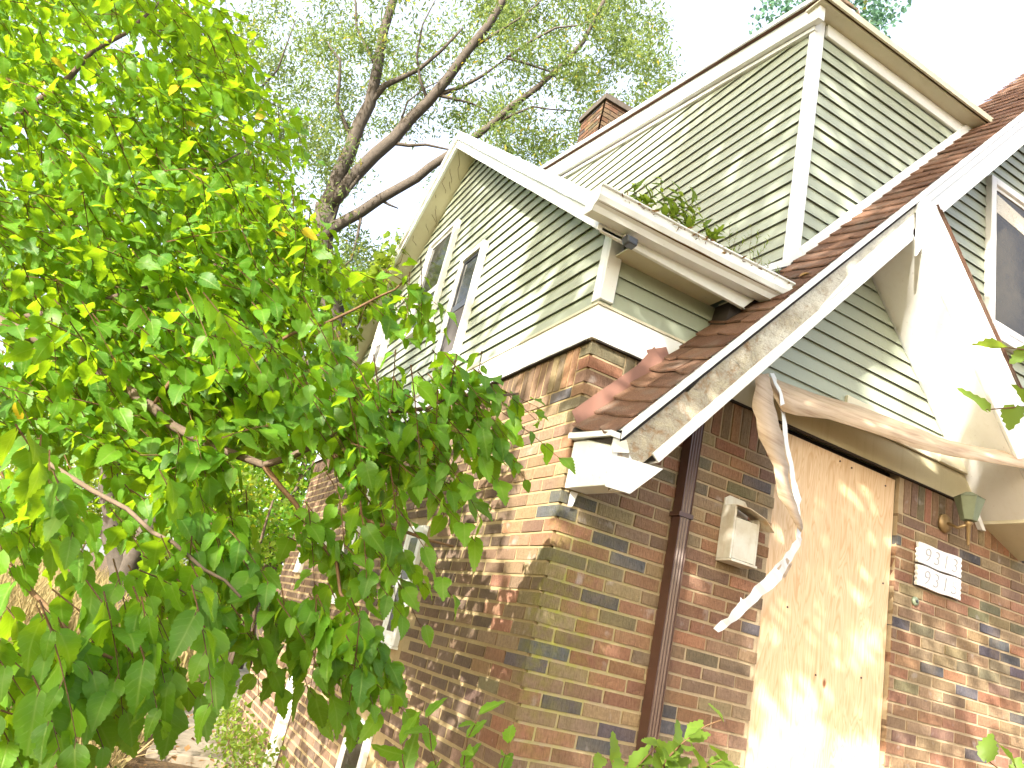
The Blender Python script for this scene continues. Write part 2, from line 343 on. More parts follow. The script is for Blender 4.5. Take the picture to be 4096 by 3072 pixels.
# ---- siding
EXP = .093; PR = .0165
def board_x(mb_name, parent, xf, ya0, ya1, yb0, yb1, z0, z1):      # board on a wall facing -x: y range at bottom (a) and at top (b)
    m = MB(); o = PR + random.uniform(-.002, .003)
    V = [(xf - o, ya0, z0), (xf - o, ya1, z0), (xf - .002, yb1, z1), (xf - .002, yb0, z1), (xf, ya0, z0 + .004), (xf, ya1, z0 + .004), (xf, yb1, z1), (xf, yb0, z1)]
    m.add(V, [(0, 3, 2, 1), (1, 2, 6, 5), (0, 4, 7, 3)]); m.add([V[0], V[1], (V[1][0] + .003, V[1][1], V[1][2]), (V[0][0] + .003, V[0][1], V[0][2])], [(0, 1, 2, 3)]); return m.build(mb_name, MAT['siding'], parent)
def board_y(mb_name, parent, yf, xa0, xa1, xb0, xb1, z0, z1):
    m = MB(); o = PR + random.uniform(-.002, .003)
    V = [(xa0, yf - o, z0), (xa1, yf - o, z0), (xb1, yf - .002, z1), (xb0, yf - .002, z1), (xa0, yf, z0 + .004), (xa1, yf, z0 + .004), (xb1, yf, z1), (xb0, yf, z1)]
    m.add(V, [(0, 1, 2, 3), (1, 5, 6, 2), (0, 3, 7, 4)]); m.add([V[0], V[1], (V[1][0], V[1][1] + .003, V[1][2]), (V[0][0], V[0][1] + .003, V[0][2])], [(0, 3, 2, 1)]); return m.build(mb_name, MAT['siding'], parent)
RY, SL = 2.9, .727                                   # ridge position and slope of the side-gable roof
gable_wall = MB().yz([(.0, 1.30), (5.8, 1.30), (5.8, 1.72), (RY, 1.72 + SL * RY), (.0, 1.72)], .001, .1).build('gable_wall', MAT['siding'], house)
z = 1.368
while z < 3.84:
    z1 = z + EXP; f = lambda q: max(.06, (q - 1.75) / SL)
    if 2 * RY - f(z) > f(z): 
        a, b = f(z), min(f(z1), RY - .01); board_x('siding_board', gable_wall, 0.0, a, 2 * RY - a, b, 2 * RY - b, z, z1 + .004)
    z = z1
MB().box((-.021, .0, 1.39), (.0, .062, 1.79)).box((-.021, -.021, 1.39), (.062, -.0005, 1.79)).build('corner_board', MAT['white'], house, bevel=.004)
front_gable = MB().xz([(.62, 1.30), (4.6, 1.30), (4.6, .57 + 1.187 * 4.6), (.62, .57 + 1.187 * .62)], .02, .12).build('front_gable_wall', MAT['siding'], house)
z = 1.368
while z < 1.64:
    board_y('siding_board', front_gable, 0.0, .06, .86, .06, .86, z, z + EXP + .004); z += EXP
z = 1.368
while z < 5.6:
    f = lambda q: max(.9, (q - .60) / 1.187); board_y('siding_board', front_gable, -.0005, f(z), 4.6, f(z + EXP), 4.6, z, z + EXP + .004); z += EXP
# ---- dormer
dw = MB().yz([(.02, 1.9), (.02, 4.0), (3.7, 4.62), (3.7, 1.9)], 1.2, 1.28).build('dormer_side_wall', MAT['siding'], house)
z = 1.93
while z < 4.6:
    z1 = z + EXP; lo = lambda q: max(.03, (q - 3.965) / .18); hi = lambda q: (q - 1.93) / SL
    if hi(z1) > lo(z1) + .02: board_x('siding_board', dw, 1.2, lo(z), max(hi(z), lo(z) + .01), lo(z1), hi(z1), z, z1 + .004)
    z = z1
df = MB().xz([(1.25, 1.9), (2.95, 3.9), (2.95, 4.05), (1.25, 4.05)], .005, .1).build('dormer_front_wall', MAT['siding'], house)
z = 2.20
while z < 3.97:
    z1 = z + EXP; f = lambda q: min(2.93, (q - .74) / 1.187)
    board_y('siding_board', df, .0, 1.27, max(f(z), 1.3), 1.27, f(z1), z, min(z1, 3.985) + .004); z = z1
MB().prism([(1.178, -.024, 2.13), (1.268, -.024, 2.22), (1.268, .0, 2.22), (1.20, .025, 2.13), (1.178, .025, 2.13)], [(1.178, -.024, 4.10), (1.268, -.024, 4.10), (1.268, .0, 4.10), (1.20, .025, 4.10), (1.178, .025, 4.10)]).build('corner_post', MAT['white'], house, bevel=.004)
MB().box((1.29, -.03, 3.975), (2.93, -.001, 4.075)).build('dormer_frieze', MAT['white'], house, bevel=.004)
MB().box((1.10, -.135, 4.076), (2.97, .0, 4.09)).build('dormer_soffit', MAT['cream'], house)
ds = lambda y: 4.125 + .195 * y
MB().prism([(1.10, -.15, ds(-.15)), (2.99, -.15, ds(-.15)), (2.99, 4.2, ds(4.2)), (1.10, 4.2, ds(4.2))], [(1.10, -.15, ds(-.15) + .045), (2.99, -.15, ds(-.15) + .045), (2.99, 4.2, ds(4.2) + .045), (1.10, 4.2, ds(4.2) + .045)]).prism(
    [(1.10, 4.2, ds(4.2)), (2.99, 4.2, ds(4.2)), (2.99, 5.9, 1.9), (1.10, 5.9, 1.9)], [(1.10, 4.2, ds(4.2) + .045), (2.99, 4.2, ds(4.2) + .045), (2.99, 5.9, 1.95), (1.10, 5.9, 1.95)]).build('dormer_roof', MAT['shingle'], house)
MB().box((1.09, -.165, ds(-.15) - .012), (2.98, -.1505, ds(-.15) + .04)).build('dormer_drip_edge', MAT['cream'], house)
MB().yz([(-.10, 3.985 - .018), (4.0, 3.985 + .72), (4.0, ds(4.0) - .002), (-.10, ds(-.1) - .002)], 1.125, 1.178).build('dormer_rake_board', MAT['white'], house, bevel=.004)
MB().yz([(-.03, 3.945), (3.7, 3.945 + .66), (3.7, 3.975 + .66), (-.03, 3.975)], 1.165, 1.1995).build('rake_moulding', MAT['white'], house)
MB().yz([(-.16, ds(-.16) + .002), (4.2, ds(4.2) + .002), (4.2, ds(4.2) + .04), (-.16, ds(-.16) + .04)], 1.085, 1.0995).build('dormer_drip_edge', MAT['white'], house)
# J-channel where the dormer front meets the roof
MB().xz([(1.27, .715 + 1.187 * 1.27), (2.885, .715 + 1.187 * 2.885), (2.885, .80 + 1.187 * 2.885), (1.25, .80 + 1.187 * 1.25)], -.045, -.022).build('j_channel', MAT['white'], house)
MB().prism([(1.0, -.03, 2.0), (1.2, -.03, 2.14), (1.19, -.03, 2.19), (1.02, -.03, 2.06)], [(1.0, .01, 2.0), (1.2, .01, 2.14), (1.19, .01, 2.19), (1.02, .01, 2.06)]).build('step_flashing', MAT['white'], house)
# ---- roof with ridge parallel to the front (side gable)
roof = MB()
T = lambda y: 1.945 + SL * (y if y <= RY else 2 * RY - y)
for y0, y1 in ((-.24, RY), (RY, 6.05)):
    for xa, xb, ya in ((-.225, .93, y0), (.93, 3.3, max(y0, .14))):
        roof.prism([(xa, ya, T(ya) - .04), (xb, ya, T(ya) - .04), (xb, y1, T(y1) - .04), (xa, y1, T(y1) - .04)], [(xa, ya, T(ya)), (xb, ya, T(ya)), (xb, y1, T(y1)), (xa, y1, T(y1))])
side_roof = roof.build('side_gable_roof', MAT['shingle'], house)
for sgn in (0, 1):
    Y = lambda y: y if sgn == 0 else 2 * RY - y
    y0 = -.20
    MB().yz([(Y(y0), 1.765 + SL * y0), (Y(RY), 1.765 + SL * RY), (Y(RY), 1.90 + SL * RY), (Y(y0), 1.90 + SL * y0)][::1 if sgn == 0 else -1], -.212, -.188).build('rake_fascia', MAT['white'], house, bevel=.003)
    MB().yz([(Y(y0), 1.855 + SL * y0), (Y(RY), 1.855 + SL * RY), (Y(RY), 1.95 + SL * RY), (Y(y0), 1.95 + SL * y0)][::1 if sgn == 0 else -1], -.232, -.2125).build('rake_drip_edge', MAT['white'], house, bevel=.003)
    MB().prism([(-.188, Y(y0), 1.775 + SL * y0), (0.001, Y(y0), 1.775 + SL * y0), (.001, Y(RY), 1.775 + SL * RY), (-.188, Y(RY), 1.775 + SL * RY)], [(-.188, Y(y0), 1.79 + SL * y0), (0.001, Y(y0), 1.79 + SL * y0), (.001, Y(RY), 1.79 + SL * RY), (-.188, Y(RY), 1.79 + SL * RY)]).build('rake_soffit', MAT['cream'] if sgn else MAT['white'], house)
# ---- front eave with gutter
MB().prism([(-.188, -.2, 1.625), (.74, -.2, 1.60), (.86, -.2, 1.74), (-.188, -.2, 1.79)], [(-.188, -.178, 1.625), (.74, -.178, 1.60), (.86, -.178, 1.74), (-.188, -.178, 1.79)]).build('eave_fascia', MAT['white'], house, bevel=.003)
MB().box((.02, -.178, 1.648), (.67, -.0005, 1.658)).build('eave_soffit', MAT['cream'], house)
MB().add([(.70, -.178, 1.640), (.82, -.178, 1.585), (.85, -.05, 1.61), (.71, -.03, 1.655), (.70, -.178, 1.648), (.82, -.178, 1.593), (.85, -.05, 1.618), (.71, -.03, 1.663)], [(0, 3, 2, 1), (4, 5, 6, 7), (0, 1, 5, 4), (1, 2, 6, 5), (2, 3, 7, 6), (3, 0, 4, 7)]).build('loose_soffit_panel', MAT['cream'], house)
MB().xz([(.655, 1.40), (.80, 1.53), (.86, 1.64), (.70, 1.642), (.68, 1.52)], -.15, -.022).build('torn_cavity', MAT['tar'], house)
g0, g1 = -.30, .95; prof = [(-.202, 0), (-.275, -.005), (-.29, .02), (-.315, .035), (-.325, .06), (-.322, .105), (-.332, .11), (-.332, .118), (-.318, .118), (-.316, .06), (-.285, .03), (-.27, .008), (-.206, .01)]
gz = lambda x: 1.655 + .018 * (x - g0)
gut = MB(); n = len(prof); xs = np.linspace(g0, g1, 9)
vs = []
for x in xs:
    wob = .004 * math.sin(5 * x)
    vs += [(x, p[0] + wob, gz(x) + p[1]) for p in prof]
fs = [(i * n + k, i * n + (k + 1) % n, (i + 1) * n + (k + 1) % n, (i + 1) * n + k) for i in range(8) for k in range(n)]
gut.add(vs, fs); capL = [(g0 - .003, y, gz(g0) + z) for y, z in prof[:8]] + [(g0 - .003, -.202, gz(g0) + .118)]
gut.prism(capL, [(x + .004, y, z) for x, y, z in capL]); gut.build('gutter', MAT['white'], house)
MB().xz([(g0 + .005, gz(g0) + .03), (g1 - .01, gz(g1) + .03), (g1 - .01, gz(g1) + .112), (.4, gz(.4) + .118), (.0, gz(0) + .098), (g0 + .005, gz(g0) + .085)], -.312, -.21).build('gutter_soil', MAT['litter'], house)
# ---- big front gable: roof strip, shingles, rakes
RZ = lambda x, y: .63 + 1.187 * x + .09 * (y + .36) / .36
deck = MB()
deck.prism([(-.01, -.352, RZ(-.01, -.352) - .05), (4.7, -.352, RZ(4.7, -.352) - .05), (4.7, .30, RZ(4.7, .30) - .05), (-.01, -.001, RZ(-.01, 0) - .05)], [(-.01, -.352, RZ(-.01, -.352) - .012), (4.7, -.352, RZ(4.7, -.352) - .012), (4.7, .30, RZ(4.7, .30) - .012), (-.01, -.001, RZ(-.01, 0) - .012)])
front_roof = deck.build('front_gable_roof', MAT['tar'], house)
MB().prism([(2.99, .31, RZ(2.99, .3) - .03), (4.7, .31, RZ(4.7, .3) - .03), (4.7, 3, 4.0), (2.99, 3, 3.2)], [(2.99, .3, RZ(2.99, .3) - .06), (4.7, .3, RZ(4.7, .3) - .06), (4.7, 3, 3.9), (2.99, 3, 3.1)]).build('rear_roof_slope', MAT['shingle'], house)
MB().prism([(4.68, -.36, RZ(4.7, -.36)), (7.2, -.36, 2.6), (7.2, .3, 2.6), (4.68, .3, RZ(4.7, .3))], [(4.68, -.36, RZ(4.7, -.36) - .05), (7.2, -.36, 2.55), (7.2, .3, 2.55), (4.68, .3, RZ(4.7, .3) - .05)]).build('right_roof_slope', MAT['shingle'], house)
x = -.025; k = 0; EX = .088
while x < 4.68:
    top = .30 if x > 2.95 else (-.004 if x < .75 else -.036)
    cuts = [-.372]; y = -.372 + (.11, .24, .31, .17)[k % 4] + random.uniform(-.015, .015)
    while y < top - .05: cuts.append(y); y += .30
    cuts.append(top - (random.uniform(0, .03) if x < .6 else 0))
    for a, b in zip(cuts[:-1], cuts[1:]):
        m = MB(); xe = x + EX * 1.35; lift = .014 + random.uniform(0, .006); cl = [random.uniform(0, .012), random.uniform(0, .012)]
        if x < .7: cl = [random.uniform(.0, .014), random.uniform(.0, .02)]
        xa = x - random.uniform(0, .008); g = .003
        ys = [a + g, (a + b) / 2, b - g]; lo = [(xa - (.006 if i == 1 else 0), ys[i], RZ(xa, ys[i]) + lift + (cl[0] if i == 0 else cl[1] if i == 2 else 0)) for i in range(3)]; hi = [(xe, ys[i], RZ(xe, ys[i]) + .001) for i in range(3)]
        V = lo + hi + [(q[0] + .002, q[1], q[2] - .009) for q in lo] + [(q[0], q[1], q[2] - .006) for q in hi]
        m.add(V, [(0, 3, 4, 1), (1, 4, 5, 2), (0, 1, 7, 6), (1, 2, 8, 7), (0, 6, 9, 3), (2, 5, 11, 8)]); m.build('shingle', MAT['shingle'], front_roof)
    x += EX; k += 1
# brown flashing against the brick
MB().sheet([(-.055, -.035, .765), (.262, -.03, 1.123), (.345, -.03, 1.262)], [(-.005, -.055, .69), (.30, -.05, 1.05), (.395, -.05, 1.19)], 0, .002).build('step_flashing', MAT['flash'], house)
MB().sheet([(.30, -.02, 1.235), (.42, -.02, 1.30)], [(.375, -.045, 1.13), (.45, -.045, 1.22)], 0, .002).build('step_flashing', MAT['flash'], house)
DR = lambda x: .622 + 1.187 * x
MB().xz([(.02, DR(.02) - .045), (4.7, DR(4.7) - .045), (4.7, DR(4.7) + .004), (.02, DR(.02) + .004)], -.382, -.376).xz([(.02, DR(.02) - .004), (4.7, DR(4.7) - .004), (4.7, DR(4.7) + .004), (.02, DR(.02) + .004)], -.376, -.33).build('drip_edge', MAT['white'], house)
MB().xz([(.03, DR(.03) - .07), (1.86, DR(1.86) - .07), (1.86, DR(1.86) - .02), (.03, DR(.03) - .02)], -.366, -.345).build('tar_strip', MAT['tar'], house)
# rotten fascia: subdivided board with an eaten upper edge
m = MB(); xs = np.linspace(.03, 1.83, 46); top = []; bot = []
for x in xs:
    bite = max(0, rng.normal(.0, .006)) + (.05 * math.exp(-((x - .36) / .045) ** 2)) + (.02 * math.exp(-((x - .12) / .05) ** 2))
    top.append((x, -.358 + rng.normal(0, .0015), DR(x) - .045 - bite)); bot.append((x, -.358 + rng.normal(0, .0015), .34 + 1.213 * x))
m.sheet(top, bot, 0, .022); m.build('rotten_fascia', MAT['rot'], house)
MB().xz([(1.10, .355 + 1.213 * 1.10), (1.815, .355 + 1.213 * 1.815), (1.80, .46 + 1.213 * 1.80), (1.38, .44 + 1.213 * 1.38)], -.366, -.3595).build('fascia_patch', MAT['white'], house)
MB().xz([(.24, .275 + 1.213 * .24), (1.80, .275 + 1.213 * 1.80), (1.80, .352 + 1.213 * 1.80), (.20, .352 + 1.213 * .20)], -.372, -.362).xz([(.24, .275 + 1.213 * .24), (1.80, .275 + 1.213 * 1.80), (1.80, .283 + 1.213 * 1.80), (.24, .283 + 1.213 * .24)], -.362, -.02).build('fascia_trim_strip', MAT['white'], house)
MB().xz([(1.93, DR(1.93) - .30), (4.7, DR(4.7) - .30), (4.7, DR(4.7) - .03), (1.80, DR(1.80) - .03)], -.352, -.335).build('main_rake_fascia', MAT['white'], house, bevel=.003)
MB().xz([(1.82, DR(1.82) - .12), (4.7, DR(4.7) - .12), (4.7, DR(4.7) - .05), (1.82, DR(1.82) - .05)], -.370, -.3525).build('rake_moulding', MAT['white'], house, bevel=.003)
# eave return box at the lower left corner
MB().prism([(-.003, -.362, .385), (.125, -.362, .39), (.275, -.362, .548), (.06, -.362, .535), (-.003, -.362, .525)], [(-.003, -.357, .385), (.125, -.357, .39), (.275, -.357, .548), (.06, -.357, .535), (-.003, -.357, .525)]).build('eave_return_cap', MAT['white'], house)
MB().prism([(-.003, -.356, .39), (.12, -.356, .395), (.12, -.356, .60), (-.003, -.356, .61)], [(-.003, -.024, .405), (.12, -.024, .41), (.12, -.024, .62), (-.003, -.024, .63)]).build('eave_return_box', MAT['white'], house, bevel=.004)
MB().prism([(-.03, -.37, .603), (.02, -.37, .603), (.02, -.37, .628), (-.03, -.37, .628)], [(-.03, -.01, .64), (.02, -.01, .64), (.02, -.01, .667), (-.03, -.01, .667)]).build('eave_drip_edge', MAT['white'], house)
MB().sheet([(-.006, -.372, .575), (.035, -.40, .60)], [(-.004, -.37, .535), (.07, -.385, .555)], 0, .002).build('torn_metal_corner', MAT['white'], house)
MB().box((.0, -.355, .53), (.09, -.30, .60)).build('rotten_corner', MAT['tar'], house)
MB().sheet([(.03, -.03, .40), (.07, -.03, .40)], [(.035, -.02, .33), (.06, -.02, .335)], 0, .002).build('caulk_drip', MAT['white'], house)
# ---- entry gable, right-hand slope
LR = lambda x: 2.40 - 1.075 * (x - 1.9); TR = lambda x: 2.80 - 1.085 * (x - 1.98)
MB().xz([(1.83, 2.36), (1.87, LR(1.87)), (3.12, LR(3.12)), (3.5, .95), (3.5, TR(3.5)), (1.99, TR(1.99)), (1.86, 2.80), (1.82, 2.72)], -.385, -.365).build('entry_rake_fascia', MAT['white'], house, bevel=.004)
MB().xz([(1.79, LR(1.79)), (3.12, LR(3.12)), (3.12, LR(3.12) + .012), (1.79, LR(1.79) + .012)], -.364, -.001).build('entry_soffit', MAT['frame'], house)
MB().xz([(1.99, TR(1.99) - .015), (3.5, TR(3.5) - .015), (3.5, TR(3.5) + .012), (1.99, TR(1.99) + .012)], -.392, -.001).build('entry_roof', MAT['shingle'], house)
for q in range(14):
    x = 2.02 + q * .105; MB().xz([(x, TR(x) + .012), (x + .1, TR(x + .1) + .01), (x + .1, TR(x + .1) + .025), (x, TR(x) + .02)], -.396, -.002).build('shingle', MAT['shingle'], front_roof)
MB().xz([(1.78, LR(1.78) - .03), (1.83, LR(1.83) - .03), (2.78, LR(2.78) - .03), (2.74, LR(2.74) - .03)], -.03, -.017).build('soffit_trim', MAT['white'], house)
MB().xz([(2.60, 1.355), (2.905, 1.355), (2.75, 1.52), (2.60, 1.52)], -.05, -.02).build('cornice_block', MAT['cream'], house)
MB().box((1.75, -.04, 1.356), (2.59, -.018, 1.50)).build('bare_ledger_board', MAT['cream'], house)
MB().prism([(2.955, -.035, 1.165), (3.0, -.035, 1.165), (3.09, -.035, 1.04), (3.05, -.035, 1.04)], [(2.955, -.004, 1.165), (3.0, -.004, 1.165), (3.09, -.004, 1.04), (3.05, -.004, 1.04)]).build('trim_offcut', MAT['white'], house)
MB().xz([(3.10, LR(3.12)), (3.5, .95), (3.5, .98), (3.10, LR(3.12) + .03)], -.365, -.001).build('eave_return_box', MAT['cream'], house)
# ---- windows
def window(parent_name, axis, f, a0, a1, z0, z1, cas, dep, sash=None, screen=False, glass='glass', rec=.03):
    w = MB()
    def bx(p0, p1, q0, q1, d0, d1, mb):
        if axis == 'x': mb.box((d0, p0, q0), (d1, p1, q1))
        else: mb.box((p0, d0, q0), (p1, d1, q1))
    fr = MB()
    bx(a0, a0 + cas, z0, z1, f - dep, f, fr); bx(a1 - cas, a1, z0, z1, f - dep, f, fr); bx(a0 + cas, a1 - cas, z1 - cas, z1, f - dep, f, fr); bx(a0 + cas, a1 - cas, z0, z0 + cas, f - dep, f, fr)
    win = fr.build('window', MAT['frame'], house, bevel=.004)
    i0, i1, j0, j1 = a0 + cas, a1 - cas, z0 + cas, z1 - cas; s = .028; mid = sash if sash else (j0 + j1) / 2
    sm = MB()
    for (u, v) in ((j0, mid), (mid, j1)):
        bx(i0, i0 + s, u, v, f - rec, f - .004, sm); bx(i1 - s, i1, u, v, f - rec, f - .004, sm); bx(i0 + s, i1 - s, u, u + s, f - rec, f - .004, sm); bx(i0 + s, i1 - s, v - s, v, f - rec, f - .004, sm)
    sm.build('sash', MAT['frame'] if not screen else MAT['black'], win)
    p = MB(); bx(i0 + s, i1 - s, mid + s, j1 - s, f - .024, f - .019, p); p.build('pane', MAT[glass], win)
    p = MB(); bx(i0 + s, i1 - s, j0 + s, mid - s, f - .024, f - .019, p); p.build('pane', MAT['screen' if screen else glass], win)
    if axis == 'x': sl = MB().box((f - dep - .006, a0 - .005, z0 - .018), (f, a1 + .005, z0 - .001))
    else: sl = MB().box((a0 - .02, f - dep - .02, z0 - .03), (a1 + .02, f, z0 - .001))
    sl.build('sill', MAT['frame'], win); return win
window('w', 'x', -.008, 1.86, 2.31, 1.54, 2.51, .045, .05, 2.02, True)
window('w', 'x', -.008, 2.74, 3.42, 2.08, 3.10, .045, .05, 2.45)
window('w', 'x', -.008, 4.06, 4.5, 1.98, 2.63, .05, .062)
for (a0, a1, z0, z1) in WIN: window('w', 'x', .004, a0, a1, z0 + .03, z1, .05, .034, None, False, 'glass', .026)
window('w', 'y', -.008, 3.06, 4.15, 2.45, 3.78, .06, .05, 2.56, False, 'gloom', .03)
MB().prism([(3.16, -.034, 3.50), (3.9, -.034, 3.42), (3.9, -.034, 3.56), (3.16, -.034, 3.66)], [(3.16, -.033, 3.50), (3.9, -.033, 3.42), (3.9, -.033, 3.56), (3.16, -.033, 3.66)]).build('stained_blind_remnant', MAT['rot'], house)
# ---- downspouts
def ribbed(x0, x1, y0, y1, n=4):
    pts = []
    for k in range(n):
        a = x0 + (x1 - x0) * k / n; b = x0 + (x1 - x0) * (k + 1) / n; pts += [(a + .002, y0), ((a + b) / 2 - .003, y0), ((a + b) / 2, y0 + .006), (b - .004, y0 + .006)]
    return pts + [(x1, y0), (x1, y1), (x0, y1)]
pp = ribbed(.632, .70, -.075, -.012)
MB().prism([(x, y, GZ) for x, y in pp], [(x, y, 1.13) for x, y in pp]).build('downspout', MAT['spout'], house)
for zz in (-.9, .45): MB().box((.622, -.08, zz), (.71, -.003, zz + .022)).build('downspout_strap', MAT['spout'], house)
MB().box((-.09, 3.58, GZ), (-.005, 3.68, -.78)).build('side_downspout', MAT['frame'], house, bevel=.008)
# ---- chimney
ch = MB().box((1.72, 3.95, 4.4), (2.28, 4.5, 6.28)).build('chimney', MAT['bark2'], house)
for zi in range(28):
    z0 = 4.42 + zi * CP; off = (zi % 2) * .107
    if z0 < 5.2: continue
    for face in range(2):
        s0 = 1.712 if face == 0 else 3.942; s1 = 2.288 if face == 0 else 4.508; s = s0 - off
        while s < s1:
            a, b = max(s, s0), min(s + BL, s1)
            if b - a > .02:
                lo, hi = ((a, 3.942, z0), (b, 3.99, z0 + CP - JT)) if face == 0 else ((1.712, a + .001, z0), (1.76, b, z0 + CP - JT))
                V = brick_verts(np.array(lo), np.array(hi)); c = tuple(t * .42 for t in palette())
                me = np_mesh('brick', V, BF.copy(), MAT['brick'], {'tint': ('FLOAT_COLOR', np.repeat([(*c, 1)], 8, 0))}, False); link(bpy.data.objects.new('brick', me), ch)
            s += BL + JT
MB().box((1.68, 3.91, 6.281), (2.32, 4.54, 6.36)).build('chimney_cap', MAT['bark2'], ch)
# ================================================================== things fixed to the front
ply = MB().box((1.303, .024, GZ + .62), (2.284, .042, 1.142)).build('plywood_sheet', MAT['ply'])
tag(ply, 'tall plywood sheet boarding up the front doorway', 'plywood sheet')
MB().box((DX0 + .001, .07, GZ + .60), (DX0 + .05, .19, 1.145)).box((DX1 - .05, .07, GZ + .60), (DX1 - .001, .19, 1.145)).build('door_frame', MAT['frame'], house)
MB().box((DX0, .0, GZ + .45), (DX1, .3, GZ + .60)).build('door_threshold', MAT['mortar2'], house)
sc = MB()
for (x, z) in ((1.36, 1.10), (1.80, 1.11), (1.90, 1.10), (2.2, 1.08), (1.5, .2), (2.1, -.05), (1.75, -.1), (2.23, .5)): sc.tube([(x, .0238, z), (x, .020, z)], .006, 6)
sc.build('screw_head', MAT['spout'], ply)
def plaque(text, z0, label):
    pts = []
    for i in range(25): t = i / 24; pts.append((2.455 + .405 * t, z0 + .122 + .003 * math.sin(9 * t)))
    for i in range(1, 9): t = i / 8; pts.append((2.86 + .006 * math.sin(t * 22), z0 + .122 * (1 - t)))
    for i in range(1, 25): t = i / 24; pts.append((2.86 - .405 * t, z0 + .003 * math.sin(9 * t)))
    for i in range(1, 8): t = i / 8; pts.append((2.455 - .007 * math.sin(t * 22), z0 + .122 * t))
    o = MB().xz(pts, -.03, -.012).build('house_number_plaque', MAT['plaque'])
    cu = bpy.data.curves.new('digits', 'FONT'); cu.body = text; cu.size = .125; cu.extrude = .0012; cu.shear = .15; cu.space_character = 1.3; cu.offset = -.002
    to = bpy.data.objects.new('digits_tmp', cu); col.objects.link(to); bpy.context.view_layer.update()
    me = bpy.data.meshes.new_from_object(to.evaluated_get(bpy.context.evaluated_depsgraph_get())); bpy.data.objects.remove(to)
    w = max(v.co.x for v in me.vertices) - min(v.co.x for v in me.vertices)
    k = .30 / w
    for v in me.vertices: v.co = (2.505 + v.co.x * k, -.0305 - v.co.z, z0 + .02 + v.co.y * .98)
    me.materials.clear(); me.materials.append(MAT['digit']); link(bpy.data.objects.new('digits', me), o)
    return tag(o, label, 'house number')
MAT['plaque'] = m_paint('plaque_white', (.80, .80, .80), (.6, .58, .52), .3, .4, False); MAT['digit'] = m_plain('worn_grey_digits', (.36, .36, .37), .6)
plaque('9313', .683, 'white house number plaque reading 9313 beside the boarded door'); plaque('9315', .548, 'white house number plaque with faded digits below the 9313 plaque')
# lantern
lamp = empty('wall_lantern', (2.72, 0, .95)); tag(lamp, 'old carriage-style wall lantern with tapered green-grey shade above the house numbers', 'wall lamp')
MAT['lampmetal'] = m_plain('lantern_metal', (.20, .24, .16), .5, .4, .2); MAT['brass'] = m_plain('dull_brass', (.30, .21, .10), .45, .5, .5)
def frus(c, z0, z1, r0, r1, n=6, th=0): return [(c[0] + r0 * math.cos(2 * math.pi * k / n + th), c[1] + r0 * math.sin(2 * math.pi * k / n + th), z0) for k in range(n)], [(c[0] + r1 * math.cos(2 * math.pi * k / n + th), c[1] + r1 * math.sin(2 * math.pi * k / n + th), z1) for k in range(n)]
c = (2.72, -.16)
MB().prism(*frus(c, 1.0, 1.14, .045, .085)).build('shade', MAT['lampmetal'], lamp, bevel=.003)
MB().prism(*frus(c, 1.1405, 1.175, .088, .03)).build('cap', MAT['lampmetal'], lamp)
MB().tube([(2.72, -.16, .999), (2.72, -.16, .985), (2.72, -.16, .97), (2.72, -.16, .86), (2.72, -.16, .845)], [.018, .026, .013, .010, .004], 8).build('stem', MAT['brass'], lamp, True)
MB().tube([(2.72, -.004, .99), (2.72, -.018, .99), (2.72, -.03, .99)], [.062, .058, .02], 14).build('back_plate', MAT['brass'], lamp, True)
MB().tube([(2.72, -.03, .99), (2.72, -.09, .96), (2.72, -.15, .975)], .010, 8).build('arm', MAT['brass'], lamp, True)
# bird house
bh = empty('bird_house', (1.03, -.06, .32)); tag(bh, 'small weathered white wooden bird house with bent rusty roof on brick wall', 'bird house')
MAT['oldwhite'] = m_paint('peeling_white_paint', (.62, .62, .57), (.34, .24, .11), .85, .7, True, 9.0); MAT['rust'] = m_paint('rusty_tin', (.60, .55, .44), (.40, .19, .05), .9, .6, False, 12)
MB().box((.965, -.10, .33), (1.11, -.088, .535)).build('front_board', MAT['oldwhite'], bh)
MB().prism([(.962, -.10, .325), (.950, -.10, .325), (.950, -.10, .60), (.962, -.10, .60)], [(.962, -.004, .325), (.950, -.004, .325), (.950, -.004, .60), (.962, -.004, .60)]).build('side_board', MAT['oldwhite'], bh)
MB().box((1.111, -.10, .325), (1.123, -.004, .56)).build('side_board', MAT['oldwhite'], bh)
MB().box((.95, -.115, .312), (1.123, -.004, .324)).build('floor_board', MAT['oldwhite'], bh)
MB().xz([(.955, .56), (1.12, .56), (1.12, .62), (1.09, .655), (.985, .66), (.955, .64)], -.012, -.002).build('back_board', MAT['oldwhite'], bh)
MB().sheet([(.945, -.13, .588), (1.0, -.15, .585), (1.09, -.17, .555), (1.15, -.18, .50)], [(.965, -.02, .60), (1.02, -.02, .605), (1.12, -.02, .58), (1.18, -.02, .525)], 0, .004, (0, 0, -1)).build('roof_plate', MAT['rust'], bh)
MB().box((.965, -.06, .46), (1.11, -.02, .55)).build('nest_cavity', MAT['dark'], bh)
